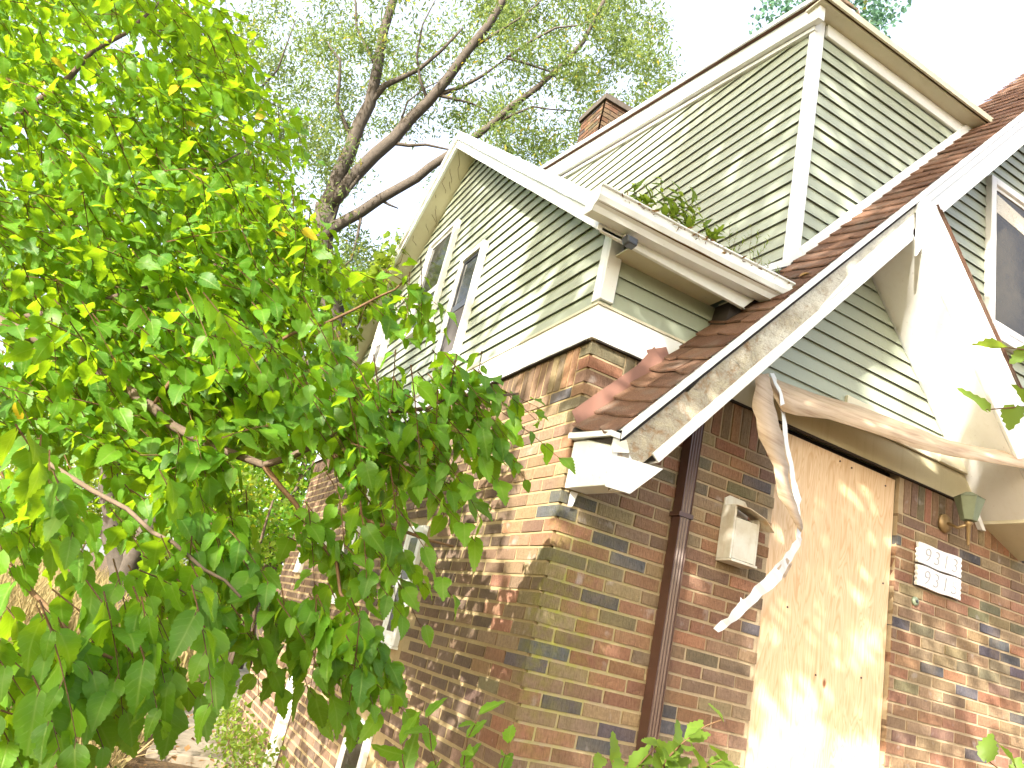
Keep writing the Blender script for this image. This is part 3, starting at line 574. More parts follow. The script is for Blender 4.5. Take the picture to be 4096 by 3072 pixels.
# bell button, light under gutter
db = MB().tube([(2.478, .0, .455), (2.478, -.012, .455), (2.478, -.016, .455)], [.026, .026, .018], 14).build('door_bell', MAT['lampmetal'], None, True); tag(db, 'round tarnished door bell below the house number plaques', 'door bell')
MB().tube([(2.478, -.016, .455), (2.478, -.02, .455)], .009, 10).build('button', MAT['black'], db, True)
sl = empty('floodlight', (-.05, -.22, 1.6)); tag(sl, 'small black floodlight under the weedy white gutter', 'floodlight')
MB().prism([(-.085, -.275, 1.63), (-.015, -.275, 1.626), (-.015, -.215, 1.622), (-.085, -.215, 1.626)], [(-.075, -.285, 1.585), (-.025, -.285, 1.58), (-.022, -.235, 1.575), (-.078, -.235, 1.578)]).build('housing', MAT['black'], sl, bevel=.008)
MB().box((-.07, -.225, 1.628), (-.03, -.203, 1.652)).build('bracket', MAT['frame'], sl)
# loose trim strips
def poly_at(lst): return [at_y(px, py, y) for px, py, y in lst]
def crumple(P, sub, amp, seed):
    r = np.random.default_rng(seed); P = [np.array(p) for p in P]; out = []
    for p, q in zip(P[:-1], P[1:]):
        for k in range(sub): out.append(p + (q - p) * k / sub + (r.normal(0, amp, 3) if (k or out) else 0))
    return out + [P[-1]]
tp = poly_at([(1642, 806, -.10), (1700, 828, -.06), (1760, 850, -.06), (1855, 876, -.08), (1950, 912, -.14), (2046, 950, -.22), (2130, 968, -.30), (2212, 980, -.36), (2290, 1000, -.40)])
bt = poly_at([(1690, 888, -.20), (1720, 897, -.20), (1790, 905, -.20), (1886, 935, -.24), (1970, 966, -.30), (2050, 985, -.36), (2101, 993, -.40), (2212, 1012, -.44), (2290, 1040, -.46)])
ls = MB().sheet(tp, bt, 0, .0018).build('loose_trim_strip', MAT['tan'], None, True); tag(ls, 'long tan wood-grain metal strip peeling off above the boarded door', 'trim strip')
hg = empty('dangling_trim', at_y(1660, 830, -.2)); tag(hg, 'twisted torn metal trim dangling in front of the boarded door', 'trim strip')
a = poly_at([(1630, 812, -.22), (1626, 880, -.24), (1640, 945, -.25), (1672, 1010, -.26), (1678, 1060, -.28), (1700, 1100, -.29), (1730, 1150, -.30)])
b = poly_at([(1660, 806, -.16), (1672, 870, -.20), (1690, 945, -.20), (1702, 1010, -.22), (1707, 1055, -.24), (1722, 1090, -.27), (1735, 1142, -.295)])
MB().sheet(crumple(a, 3, .003, 3), crumple(b, 3, .003, 4), 0, .0015).build('tan_face', MAT['tan'], hg, True)
c = poly_at([(1664, 806, -.15), (1684, 850, -.18), (1694, 945, -.20), (1705, 1020, -.21), (1716, 1085, -.24), (1724, 1130, -.27), (1722, 1165, -.28), (1690, 1205, -.30), (1660, 1240, -.31), (1620, 1280, -.33), (1580, 1320, -.35), (1542, 1358, -.36)])
d = poly_at([(1672, 806, -.15), (1692, 850, -.17), (1702, 945, -.18), (1716, 1020, -.20), (1730, 1080, -.22), (1730, 1135, -.25), (1731, 1178, -.25), (1704, 1222, -.27), (1680, 1262, -.28), (1634, 1297, -.31), (1590, 1340, -.33), (1552, 1366, -.35)])
MB().sheet(crumple(c, 4, .0035, 1), crumple(d, 4, .0035, 2), 0, .003).build('white_edge', MAT['white'], hg)
e = poly_at([(1700, 1205, -.29), (1672, 1235, -.30)]); f = poly_at([(1712, 1218, -.25), (1695, 1250, -.25)])
MB().sheet(e, f, 0, .0015).build('torn_flap', MAT['tan'], hg)
MB().sheet(poly_at([(1600, 1290, -.34), (1608, 1300, -.34)]), poly_at([(1598, 1330, -.33), (1606, 1326, -.33)]), 0, .0015).build('torn_flap', MAT['white'], hg)
# how thick the crowns of the trees outside the view stand between the sun and the house:
# gaps in the canopy, given by the wall spot (x or y, z) they let light fall on, with radii
GAPS_F = [(1.78, -1.1, .92, .85), (2.08, .18, .13, .22), (1.65, -.22, .18, .12), (.17, 1.25, .30, .14), (-.02, .50, .12, .16), (.10, .85, .16, .16), (2.45, 1.65, .55, .33), (2.75, 1.95, .6, .5), (-.28, 1.72, .16, .14),
          (1.45, 3.1, .10, .25), (1.75, 2.75, .09, .2), (1.6, 3.5, .08, .15), (3.3, 3.0, .25, .5), (2.75, .2, .12, .16), (3.1, -.1, .16, .12), (2.6, -.35, .2, .1), (3.2, .45, .12, .08), (2.9, -.6, .3, .12), (3.5, -.5, .3, .2), (.05, .1, .09, .35), (.9, 1.25, .1, .08), (1.5, 2.0, .14, .1), (1.9, 2.6, .14, .12), (1.15, -.75, .14, .12), (.45, 1.1, .12, .12), (.77, 3.63, .10, .12), (.35, 3.66, .12, .12), (-.07, 4.09, .13, .14), (.49, 3.29, .09, .10), (.84, 3.19, .07, .10), (-.49, 4.22, .16, .14), (.62, 3.95, .08, .10), (.1, 3.75, .08, .07)]
GAPS_S = [(1.45, 2.25, .42, .50), (1.05, 1.55, .32, .24), (1.95, 1.45, .25, .3), (2.55, 2.7, .12, .4), (.22, .40, .26, .5), (.28, -.25, .12, .4), (.5, .85, .2, .25), (.9, .3, .13, .5), (.35, 1.9, .07, .2), (.22, 1.05, .1, .12), (3.5, 2.1, .2, .5), (1.0, 1.1, .3, .12), (.8, .6, .1, .3), (1.2, .0, .08, .4), (.5, -.5, .06, .3), (2.2, 3.3, .3, .1)]
# ================================================================== vegetation helpers
def leaf_template(n=10, w=.40, lobe=0, fold=.18, curl=.25, serr=.045, wave=.0, seed=0):
    r = np.random.default_rng(seed); v = np.linspace(0, 1, n + 1); V = []; U = []
    for i, t in enumerate(v):
        hw = w * (math.sin(math.pi * min(1, t ** .62 * .97 + .03)) ** .85) if t < 1 else 0
        hl = hr = hw
        if 0 < i < n:
            s = serr * (1 if i % 2 else -.4); hl += s; hr += s * .9
        if lobe and .45 < t < .68: hl *= .62
        if lobe == 2 and .40 < t < .6: hr *= .68
        back = -.10 * max(0, 1 - t / .18)
        zc = -curl * t * t
        for sx, h in ((-1, hl), (0, 0), (1, hr)):
            x = sx * h; yy = t + (back * 1.0 if sx else 0) - (.03 if sx and i % 2 == 0 else 0)
            V.append((x, yy, zc + fold * abs(x) * 1.2 + wave * math.sin(7 * t + sx) * abs(x))); U.append((x, t, 0))
    F = []
    for i in range(n):
        for k in (0, 1): F.append((3 * i + k, 3 * i + k + 1, 3 * i + k + 4, 3 * i + k + 3))
    return np.array(V), np.array(F), np.array(U)
TPL = [leaf_template(18, .33, 0, .20, .28, .022, .1, 1), leaf_template(18, .30, 0, .34, .10, .022, .2, 2), leaf_template(18, .37, 1, .15, .35, .02, .15, 3), leaf_template(18, .38, 2, .22, .22, .02, .2, 4), leaf_template(18, .28, 0, .10, .45, .024, .25, 5)]
SMALL = (np.array([(0, 0, 0), (-.32, .4, .06), (.32, .4, .06), (0, 1, -.1), (0, .45, -.03)]), np.array([(0, 4, 3, 1), (0, 2, 3, 4)]), np.array([(0, 0, 0), (-.3, .4, 0), (.3, .4, 0), (0, 1, 0), (0, .45, 0)], float))
NARROW = (np.array([(0, 0, 0), (-.16, .45, .03), (.16, .45, .03), (0, 1, -.08)]), np.array([(0, 2, 3, 1)]), np.array([(0, 0, 0), (-.1, .4, 0), (.1, .4, 0), (0, 1, 0)], float))
def norm(a): return a / (np.linalg.norm(a, axis=-1, keepdims=True) + 1e-9)
def frames(d, nr):                   # columns x, y(=leaf axis), z(=normal)
    y = norm(d); x = norm(np.cross(y, nr)); z = np.cross(x, y); return np.stack([x, y, z], -1)
def instance(tpl, P, Rm, sc, rnd):
    V, F, U = tpl; N = len(P)
    W_ = np.einsum('nij,vj->nvi', Rm, V) * sc[:, None, None] + P[:, None, :]
    Fc = (F[None] + (np.arange(N) * len(V))[:, None, None]).reshape(-1, F.shape[1])
    return W_.reshape(-1, 3), Fc, np.repeat(rnd, len(V)), np.tile(U, (N, 1))
def merge(parts):
    off = 0; Vs, Fs, Rs, Us = [], [], [], []
    for V, F, r, U in parts: Vs.append(V); Fs.append(F + off); Rs.append(r); Us.append(U); off += len(V)
    return np.concatenate(Vs), np.concatenate(Fs), np.concatenate(Rs), np.concatenate(Us)
def leaf_mesh(name, mat, parts):
    V, F, r, U = merge(parts); return np_mesh(name, V, F, mat, {'rnd': ('FLOAT', r), 'luv': ('FLOAT_VECTOR', U)}, True)
def leaf_obj(name, mat, parts, parent=None, kind=None):
    o = link(bpy.data.objects.new(name, leaf_mesh(name, mat, parts)), parent)
    if kind: o['kind'] = kind
    return o
def bez(p0, p1, p2, n=8):
    t = np.linspace(0, 1, n)[:, None]; return (1 - t) ** 2 * np.array(p0) + 2 * t * (1 - t) * np.array(p1) + t * t * np.array(p2)
def wig(pts, a, seed=0):
    r = np.random.default_rng(seed); pts = np.array(pts, float); out = [pts[0]]
    for p, q in zip(pts[:-1], pts[1:]):
        m = (p + q) / 2 + r.normal(0, a * np.linalg.norm(q - p), 3); out += [m, q]
    return np.array(out)
# ================================================================== mulberry tree on the left
mul = empty('mulberry_tree', (-5.4, .6, GZ)); tag(mul, 'leafy green mulberry tree filling the left, its boughs reaching in front of the house', 'tree')
trunk = wig([(-5.4, .6, GZ), (-5.2, .5, -.6), (-4.8, .5, .6), (-4.3, .7, 1.6)], .05, 3)
MB().tube(trunk, np.linspace(.16, .09, len(trunk)), 10).build('trunk', MAT['bark'], mul, True)
BR = [  # limbs: start on the trunk, then points of the photograph at a depth
    [(-4.8, .5, .6), at(-60, 660, 3.2), at(90, 735, 3.0), at(190, 790, 2.95), at(330, 880, 2.9), at(430, 950, 2.85), at(570, 1005, 2.8), at(700, 950, 2.75), at(830, 890, 2.75), at(980, 850, 2.75), at(1120, 850, 2.75)],
    [(-4.8, .5, .6), at(-80, 800, 3.0), at(60, 960, 2.7), at(200, 1060, 2.5), at(330, 1150, 2.35), at(440, 1230, 2.25), at(520, 1290, 2.2)],
    [(-4.3, .7, 1.6), at(-40, 560, 3.9), at(90, 470, 3.8), at(210, 430, 3.8), at(360, 390, 3.9), at(520, 330, 4.1)],
    [(-4.3, .7, 1.6), at(-30, 330, 4.4), at(80, 220, 4.4), at(200, 110, 4.5), at(330, 20, 4.6), at(400, -60, 4.7)],
    [(-4.6, .6, 1.1), at(-20, 700, 3.6), at(200, 660, 3.6), at(400, 600, 3.7), at(560, 560, 3.8), at(680, 520, 3.9)],
    [at(570, 1005, 2.8), at(640, 1090, 2.7), at(700, 1180, 2.6), at(735, 1280, 2.5), at(770, 1370, 2.4)],
    [at(330, 880, 2.9), at(420, 800, 3.0), at(560, 760, 3.1), at(700, 700, 3.2), at(820, 640, 3.3), at(880, 600, 3.3)],
    [at(700, 950, 2.75), at(780, 1120, 2.62), at(880, 1150, 2.6), at(980, 1180, 2.6)],
    [(-4.8, .5, .6), at(-80, 1100, 2.4), at(40, 1250, 2.1), at(160, 1380, 1.95), at(260, 1430, 1.9)]]
for i, b in enumerate(BR):
    p = wig(b, .05, 20 + i); r0 = (.03, .013, .03, .03, .026)[i] if i < 5 else .011
    MB().tube(p, np.linspace(r0, .004, len(p)), 7).build('branch', MAT['bark'] if i < 5 else MAT['twig'], mul, True)
SD = np.array([-1, -.715, .55])
def in_gap(w, e):
    h = w + SD * (-w[1] / SD[1]); g_ = w + SD * (-w[0] / SD[0])
    return (h[0] > -.4 and any(((h[0] - g[0]) / g[2]) ** 2 + ((h[2] - g[1]) / g[3]) ** 2 < e for g in GAPS_F)) or (g_[1] > 0 and any(((g_[1] - g[0]) / g[2]) ** 2 + ((g_[2] - g[1]) / g[3]) ** 2 < e for g in GAPS_S))
REG = [  # px, py, rx, ry, depth0, depth1, twigs, leaf size, droop
    (150, 200, 400, 300, 3.4, 5.6, 471, 0.077, .15), (480, 330, 170, 180, 3.8, 5.2, 88, 0.076, .2), (290, 560, 400, 220, 2.9, 4.8, 365, 0.079, .25), (200, 330, 360, 400, 5.2, 7.2, 422, 0.086, .15), (350, 700, 330, 200, 4.2, 6.0, 179, 0.086, .2), (600, 600, 125, 150, 3.4, 4.4, 81, 0.077, .3),
    (290, 830, 370, 160, 2.5, 3.8, 182, 0.086, .4), (640, 830, 180, 110, 2.7, 3.5, 59, 0.083, .45), (60, 1090, 110, 90, 1.9, 2.6, 14, 0.088, .7), (370, 1070, 190, 100, 2.3, 3.0, 26, 0.083, .6),
    (250, 1400, 230, 100, 1.75, 2.3, 32, 0.092, .8), (60, 1470, 120, 120, 1.65, 2.1, 14, 0.094, .8), (430, 1270, 130, 60, 2.1, 2.5, 14, 0.089, .6), (800, 940, 160, 90, 2.5, 2.9, 36, 0.077, .5), (1035, 880, 105, 60, 2.6, 2.85, 25, 0.075, .5), (980, 1010, 70, 70, 2.5, 2.7, 7, 0.077, .6),
    (800, 1170, 130, 80, 2.4, 2.75, 19, 0.077, .6), (740, 1400, 100, 100, 2.2, 2.5, 17, 0.089, .8), (860, 650, 60, 60, 3.2, 3.5, 10, 0.083, .4), (570, 1330, 60, 100, 2.2, 2.6, 6, 0.086, .7), (500, 1180, 60, 70, 2.3, 2.6, 9, 0.080, .6), (-350, 500, 330, 700, 2.6, 5.0, 146, 0.086, .4)]
pos, dirs, nrm, size, tw = [], [], [], [], MB()
upv = np.array([0, 0, 1.0])
for (cx, cy, rx, ry, d0, d1, nt_, ls, droop) in REG:
    for q in range(nt_):
        while True:
            u, v = rng.uniform(-1, 1, 2)
            if u * u + v * v < 1: break
        dep = rng.uniform(d0, d1); a = at(cx + u * rx, cy + v * ry, dep)
        if a[0] > -.16: continue
        th = rng.uniform(-.9, 1.4); out = np.array([math.cos(th) * 1.0, math.sin(th) * .8, 0]); dr = norm(out + upv * rng.normal(-droop, .3))
        L = rng.uniform(.2, .42) * (1 if d0 > 2.3 else .75); n = int(rng.integers(6, 11)) if ls < .092 else int(rng.integers(5, 8))
        sag = -.25 * droop * L; P0 = a - dr * L * .5
        pts = np.array([P0 + dr * L * t + upv * sag * t * t for t in np.linspace(0, 1, 5)])
        if pts[-1][0] > -.09: continue
        tw.tube(pts, np.linspace(.0026, .0010, 5), 3, 0, False)
        sd = norm(np.cross(dr, upv))
        for k in range(n):
            t = (k + .25) / (n - .5); p = P0 + dr * L * t + upv * sag * t * t; s_ = 1 if k % 2 else -1
            pet = norm(sd * s_ * rng.uniform(.5, 1) + dr * rng.uniform(.2, .9) + upv * rng.normal(.1 - .3 * droop, .25)); pl = ls * rng.uniform(.2, .38); b = p + pet * pl
            tw.tube([p, b], [.0013, .001], 3, 0, False)
            ld_ = norm(pet * .9 + upv * (-.10 - .75 * droop) + rng.normal(0, .30, 3)); nn = norm(upv * 1.0 + np.array([-.35, -.55, 0]) * (.05 + .9 * droop) + rng.normal(0, .42, 3))
            pos.append(b); dirs.append(ld_); nrm.append(nn); size.append(ls * rng.choice([.65, .85, 1.0, 1.12, 1.2]) * rng.uniform(.85, 1.1))
pos, dirs, nrm, size = map(np.array, (pos, dirs, nrm, size))
ox, oy, _ = proj(pos); off_ = np.array([(x < -30 or y < -30) and in_gap(p, 1.0) for x, y, p in zip(ox, oy, pos)]); keep = (pos[:, 0] < -.07) & ~off_; pos, dirs, nrm, size = pos[keep], dirs[keep], nrm[keep], size[keep]
FR = frames(dirs, nrm); X, Y, Dp = proj(pos + dirs * size[:, None] * .5)
rnd = np.clip(rng.normal(.45, .22, len(pos)), 0, .9); rnd[rng.random(len(pos)) < .004] = 1.0; tid = rng.integers(0, 5, len(pos))
score = np.where((X > 0) & (X < 2212) & (Y > 0) & (Y < 1659) & (Dp > .2), size / Dp, 0); big = np.argsort(-score)[:300]; isbig = np.zeros(len(pos), bool); isbig[big] = True
parts = [instance(TPL[t], pos[m_], FR[m_], size[m_], rnd[m_]) for t in range(5) for m_ in [(~isbig) & (tid == t)]]
leaf_obj('foliage', MAT['leaf'], parts, mul, 'stuff'); o = tw.build('twigs', MAT['twig'], mul); o['kind'] = 'stuff'
LV = {}
for i in big:
    key = (int(tid[i]), int(min(rnd[i], .9) * 6))
    if key not in LV: LV[key] = leaf_mesh('leaf', MAT['leaf'], [instance(TPL[key[0]], np.zeros((1, 3)), np.eye(3)[None], np.ones(1), np.array([min(.9, (key[1] + .5) / 6) if key[1] < 5.5 else .88]))])
    o = bpy.data.objects.new('leaf', LV[key]); m4 = np.eye(4); m4[:3, :3] = FR[i] * size[i]; m4[:3, 3] = pos[i]
    col.objects.link(o); o.parent = mul; o.matrix_parent_inverse = Matrix.Translation(-Vector(mul['base'])); o.matrix_basis = Matrix(m4.tolist())
# ================================================================== generic trees and shrubs
def cloud(centres, radii, per, size, tpl=SMALL, flat=.6, droop=0, seed=0):
    r = np.random.default_rng(seed); C = np.repeat(np.array(centres), per, 0); Rr = np.repeat(np.atleast_1d(radii) * np.ones(len(centres)), per)
    N = len(C); d = norm(r.normal(0, 1, (N, 3))) * (r.random((N, 1)) ** .45); d[:, 2] *= flat; P = C + d * Rr[:, None]
    ld_ = norm(r.normal(0, 1, (N, 3)) + np.array([0, 0, -droop])); nn = norm(r.normal(0, .6, (N, 3)) + np.array([0, 0, 1.0])); rn = np.clip(r.normal(.45, .25, N), 0, 1)
    return [instance(tpl, P, frames(ld_, nn), size * r.uniform(.6, 1.3, N), rn)]
def tree(name, label, base, limbs, clumps, rad, per, size, leafmat, barkmat, tpl=SMALL, group=None, seed=0, flat=.6, cat='tree', droop=0):
    e = empty(name, base); tag(e, label, cat, group)
    for i, (pts, r0, r1) in enumerate(limbs):
        p = wig(pts, .04, seed + i); MB().tube(p, np.linspace(r0, r1, len(p)), 8 if r0 > .05 else 5).build('trunk' if i == 0 else 'branch', barkmat, e, True)
    leaf_obj('crown', leafmat, cloud(clumps, rad, per, size, tpl, flat, droop, seed), e, 'stuff'); return e
# ---- tall locust behind the house
d0 = 11.0; A = lambda x, y, d=d0: at(x, y, d)
lb = at_z(600, 1420, GZ); lb = np.array([A(745, 1100)[0], A(745, 1100)[1], GZ])
limbs = [([lb, A(738, 900), A(722, 720), A(696, 560), A(705, 440)], 0.197, 0.152),
         ([A(705, 450), A(735, 370), A(775, 270), A(815, 150), A(850, 0), A(870, -140)], 0.139, 0.040), ([A(708, 445), A(760, 385), A(850, 300), A(925, 220), A(1010, 110), A(1090, -5), A(1150, -90)], 0.115, 0.040),
         ([A(690, 520), A(740, 480), A(820, 430), A(900, 385), A(960, 340), A(1060, 270), A(1160, 190), A(1260, 90), A(1320, -30)], 0.098, 0.024), ([A(760, 300), A(728, 220), A(735, 130), A(705, 90)], 0.037, 0.012), ([A(760, 290), A(830, 185), A(905, 150), A(1000, 60)], 0.061, 0.016),
         ([A(842, 308), A(920, 312), A(1000, 328)], 0.033, 0.010), ([A(945, 205), A(1040, 165), A(1095, 125)], 0.037, 0.010), ([A(945, 205), A(1010, 220), A(1060, 245)], 0.029, 0.008), ([A(1095, 125), A(1190, 155), A(1210, 180)], 0.025, 0.006),
         ([A(715, 660), A(630, 560), A(560, 450), A(520, 250), A(490, 80)], 0.057, 0.012), ([A(700, 520), A(730, 440), A(800, 330)], 0.049, 0.024), ([A(820, 430), A(860, 450)], 0.029, 0.010), ([A(735, 850), A(640, 760), A(560, 700)], 0.049, 0.016), ([A(815, 150), A(770, 60), A(760, -40)], 0.033, 0.010), ([A(1010, 110), A(1090, 60), A(1180, -10)], 0.029, 0.008), ([A(925, 220), A(900, 120), A(940, 0)], 0.029, 0.008), ([A(960, 340), A(1040, 330), A(1120, 350)], 0.025, 0.006), ([A(850, 300), A(880, 220), A(960, 170)], 0.021, 0.006), ([A(1060, 270), A(1150, 230), A(1250, 240)], 0.025, 0.006), ([A(1095, 125), A(1200, 60), A(1290, 40)], 0.025, 0.006), ([A(520, 250), A(600, 150), A(640, 40)], 0.025, 0.006), ([A(780, 470), A(760, 560), A(700, 620)], 0.025, 0.008)]
r_ = np.random.default_rng(5); cl = []
for cx, cy, rx, ry, n in ((900, 110, 260, 190, 62), (1200, 150, 230, 190, 78), (1320, 60, 120, 120, 22), (640, 130, 130, 150, 26), (1130, 300, 130, 70, 18), (760, 580, 90, 80, 26), (680, 340, 100, 120, 22), (500, 260, 130, 280, 40), (760, 680, 80, 60, 16), (1000, 420, 60, 60, 5), (1400, 200, 60, 90, 10)):
    for q in range(n):
        while True:
            u, v = r_.uniform(-1, 1, 2)
            if u * u + v * v < 1: break
        cl.append(A(cx + u * rx, cy + v * ry, r_.uniform(10.4, 14.5)))
tree('locust_tree', 'tall fine-leaved tree with grey forking limbs rising behind the side gable', tuple(lb), limbs, cl, np.array([r_.uniform(.28, .55) for _ in cl]), 190, .084, MAT['leaf_bg'], MAT['bark2'], NARROW, None, 31, .7, droop=.4)
# ---- tree behind the dormer
B2 = lambda x, y, d=15: at(x, y, d)
cl = [B2(1670, 20), B2(1715, 45), B2(1700, -20), B2(1660, 60), B2(1740, 5), B2(1760, -40), B2(1830, -20), B2(1880, 25), B2(1905, 30), B2(1860, 50), B2(1890, 75), B2(1920, 20), B2(1800, -60), B2(1730, 60), B2(1690, 75), B2(1870, -10)]
bb = B2(1850, 900); tree('far_tree', 'bluish-leaved tree top showing behind the dormer peak', (bb[0], bb[1], GZ), [([(bb[0], bb[1], GZ), B2(1830, 300), B2(1812, 30), B2(1815, -40)], .2, .09), ([B2(1820, 0), B2(1850, 20), B2(1868, 65)], .05, .02), ([B2(1818, 20), B2(1750, 20), B2(1690, 30)], .05, .015)], cl, .42, 75, .12, MAT['leaf_blue'], MAT['bark'], SMALL, None, 51)
# ---- two-stemmed tree in the lot
D3 = lambda x, y, d=13: at(x, y, d); g3 = at_z(272, 1415, GZ)
cl = [D3(80 + 55 * i + r_.uniform(-30, 30), 760 + r_.uniform(-140, 160), r_.uniform(11, 15)) for i in range(9)] + [D3(r_.uniform(0, 620), r_.uniform(600, 980), r_.uniform(12, 16)) for _ in range(40)]
tree('twin_stem_tree', 'twin-stemmed tree with pale bark standing in the dry grass', tuple(g3), [([g3, at(268, 1310, 13), at(262, 1230, 13), at(240, 1150, 13), at(232, 1060, 13), at(238, 880, 13)], .23, .15), ([at(262, 1280, 13), at(285, 1205, 13), at(330, 1130, 13), at(370, 1040, 13), at(400, 850, 13)], .2, .11)], cl, .8, 110, .13, MAT['leaf_hedge'], MAT['bark2'], SMALL, None, 61)
# ---- thicket of shrubs behind the lot
SH = [(40, 1080, 17, 1.5, 'broad yellow-green shrub at the far left edge of the lot'), (150, 1060, 19, 1.6, 'sunlit shrub just left of the twin-stemmed tree'), (330, 1130, 20, 1.5, 'leafy shrub seen right of the twin-stemmed tree'), (430, 1180, 18, 1.5, 'shrub behind the end of the concrete path'), (520, 1190, 21, 1.8, 'tall shrub between the path and the rear house corner'), (250, 930, 24, 2.6, 'tall pale green shrub rising above the twin-stemmed tree'), (70, 930, 25, 2.6, 'tall hedge tree at the left edge behind the mulberry leaves'), (430, 980, 25, 2.6, 'far hedge tree behind the hanging mulberry boughs'), (580, 1050, 24, 2.4, 'far hedge tree next to the rear corner of the brick wall')]
for i, (px_, py_, d_, rr, lab) in enumerate(SH):
    c0 = at(px_, py_, d_); cl = [c0 + r_.normal(0, .55, 3) * rr * np.array([1, 1, .7]) for _ in range(16)]; base = (c0[0], c0[1], GZ)
    tree('shrub', lab, base, [([base, tuple(c0)], .06, .02), ([(base[0] + .3, base[1], GZ), tuple(c0 + np.array([.6, 0, .3]))], .04, .015)], cl, rr * .62, 130, .15, MAT['leaf_hedge'], MAT['bark'], SMALL, 'shrubs behind the vacant lot', 71 + i, .7, 'shrub')
for i, (px_, py_, d_, rr, lab) in enumerate([(640, 960, 15, 1.7, 'dark leafy tree close behind the rear corner of the house'), (540, 900, 17, 2.0, 'dark leafy tree above the end of the concrete path'), (430, 870, 18, 2.2, 'dark leafy tree behind the twin-stemmed tree on its right'), (700, 860, 16, 1.6, 'dark leafy tree half hidden behind the side gable'), (600, 1130, 13, 1.1, 'dark bush filling the gap beside the rear brick corner')]):
    c0 = at(px_, py_, d_); cl = [c0 + r_.normal(0, .6, 3) * rr * np.array([1, 1, .7]) for _ in range(22)]; base = (c0[0], c0[1], GZ)
    tree('leafy_tree', lab, base, [([base, tuple(c0)], .12, .04), ([(base[0], base[1], (GZ + c0[2]) / 2), tuple(c0 + np.array([.7, 0, .6]))], .05, .02)], cl, rr * .6, 150, .14, MAT['leaf'], MAT['bark'], SMALL, 'dark trees behind the house', 171 + i, .75)
# small tree by the rear house corner
q0 = at_z(545, 1480, GZ); q1 = lambda x, y: at(x, y, 11)
tree('sapling', 'thin dark-stemmed sapling beside the far end of the brick wall', tuple(q0), [([q0, q1(553, 1300), q1(560, 1180), q1(590, 1080)], .05, .015), ([q1(556, 1290), q1(530, 1200), q1(515, 1130)], .025, .01), ([q1(553, 1310), q1(575, 1250)], .02, .01)], [q1(r_.uniform(480, 600), r_.uniform(1040, 1260)) + r_.normal(0, .4, 3) for _ in range(26)], .4, 55, .085, MAT['leaf_hedge'], MAT['bark'], SMALL, None, 91, .7)
# ---- trees on the near left, outside the picture, whose shade falls on the front
def canopy(seed, upper):
    r = np.random.default_rng(seed); P = []
    for plane, (a0, a1), (b0, b1), gaps in (('f', (-.6, 4.6), (-1.5, 5.0), GAPS_F), ('s', (-.1, 4.2), (-1.4, 4.3), GAPS_S)):
        n = int((a1 - a0) * (b1 - b0) * (42 if plane == 'f' else 38))
        for _ in range(n):
            a, b = r.uniform(a0, a1), r.uniform(b0, b1)
            if (b > 1.5) != upper: continue
            dens = .96
            if plane == 'f' and a > 2.35 and b < .6: dens = .45
            if plane == 'f' and b > 2.2 and a > 1.0: dens = .88
            if plane == 's': dens = 0 if b < .95 else (.92 if a < .85 else .62)
            if r.random() > dens: continue
            t = r.uniform(3.6, 5.2) if not upper else r.uniform(5.5, 8.0); c = r.normal(0, 1, (15, 3)) * np.array([.15, .15, .15])
            for q in c:
                w = (np.array([a, 0, b]) if plane == 'f' else np.array([0, a, b])) + q
                if in_gap(w, r.uniform(.85, 1.25)): continue
                P.append(w + SD * t)
    P = np.array(P); x, y, z = proj(P); return P[~((x > -300) & (x < 2512) & (y > -300) & (y < 1960) & (z > 0))]
def shade_tree(name, label, base, upper, seed):
    P = canopy(seed, upper); base = np.array(base, float); c0 = P.mean(0); r = np.random.default_rng(seed + 1); e = empty(name, tuple(base)); tag(e, label, 'tree'); fork = base * .6 + c0 * .4
    limbs = [([base, base + np.array([.1, .1, 1.6]), fork], .16, .09)] + [([fork, (fork + P[i]) / 2 + np.array([0, 0, .3]), P[i]], .02, .006) for i in r.integers(0, len(P), 7)]
    for i, (pts, r0, r1) in enumerate(limbs): p = wig(pts, .04, seed + i); MB().tube(p, np.linspace(r0, r1, len(p)), 7).build('trunk' if i == 0 else 'branch', MAT['bark'], e, True)
    N = len(P); leaf_obj('crown', MAT['leaf'], [instance(SMALL, P, frames(r.normal(0, 1, (N, 3)) + np.array([0, 0, -.4]), norm(r.normal(0, .5, (N, 3)) + np.array([-.5, -.4, .9]))), .125 * r.uniform(.7, 1.25, N), np.clip(r.normal(.45, .2, N), 0, .9))], e, 'stuff')
shade_tree('street_tree', 'leafy tree standing left of the view that shades the front wall', (-6.6, -5.6, GZ), False, 101)
shade_tree('yard_tree', 'tall leafy tree further left whose crown dapples the upper storey', (-9.5, -7.2, GZ), True, 111)
# ================================================================== ground
def m_ground():
    n = NT('bare_soil'); P = n.pos(); c = n.ramp(n.noise(P, 1.6, 6, .65), (.3, (.075, .05, .03)), (.55, (.14, .095, .055)), (.75, (.16, .135, .06))); c = n.mix(n.ramp(n.noise(P, 25, 4, .7), (.5, 0), (.7, .7)), c, (.20, .13, .07))
    n.bump(n.noise(P, 22, 5, .7), .9, .04); return n.set(c, .95, .1)
def m_conc():
    n = NT('old_concrete'); P = n.pos(); c = n.ramp(n.noise(P, 4, 6, .65), (.3, (.17, .14, .10)), (.6, (.30, .26, .20)), (.8, (.36, .32, .26))); n.bump(n.noise(P, 60, 4, .7), .5, .008); return n.set(c, .92, .15)
MAT['ground'] = m_ground(); MAT['conc'] = m_conc()
gx = np.concatenate([[-400, -120, -50, -25], np.linspace(-12, 8, 41), [15, 40, 120, 400]]); gy = np.concatenate([[-300, -80, -25], np.linspace(-8, 22, 61), [30, 60, 150, 600]])
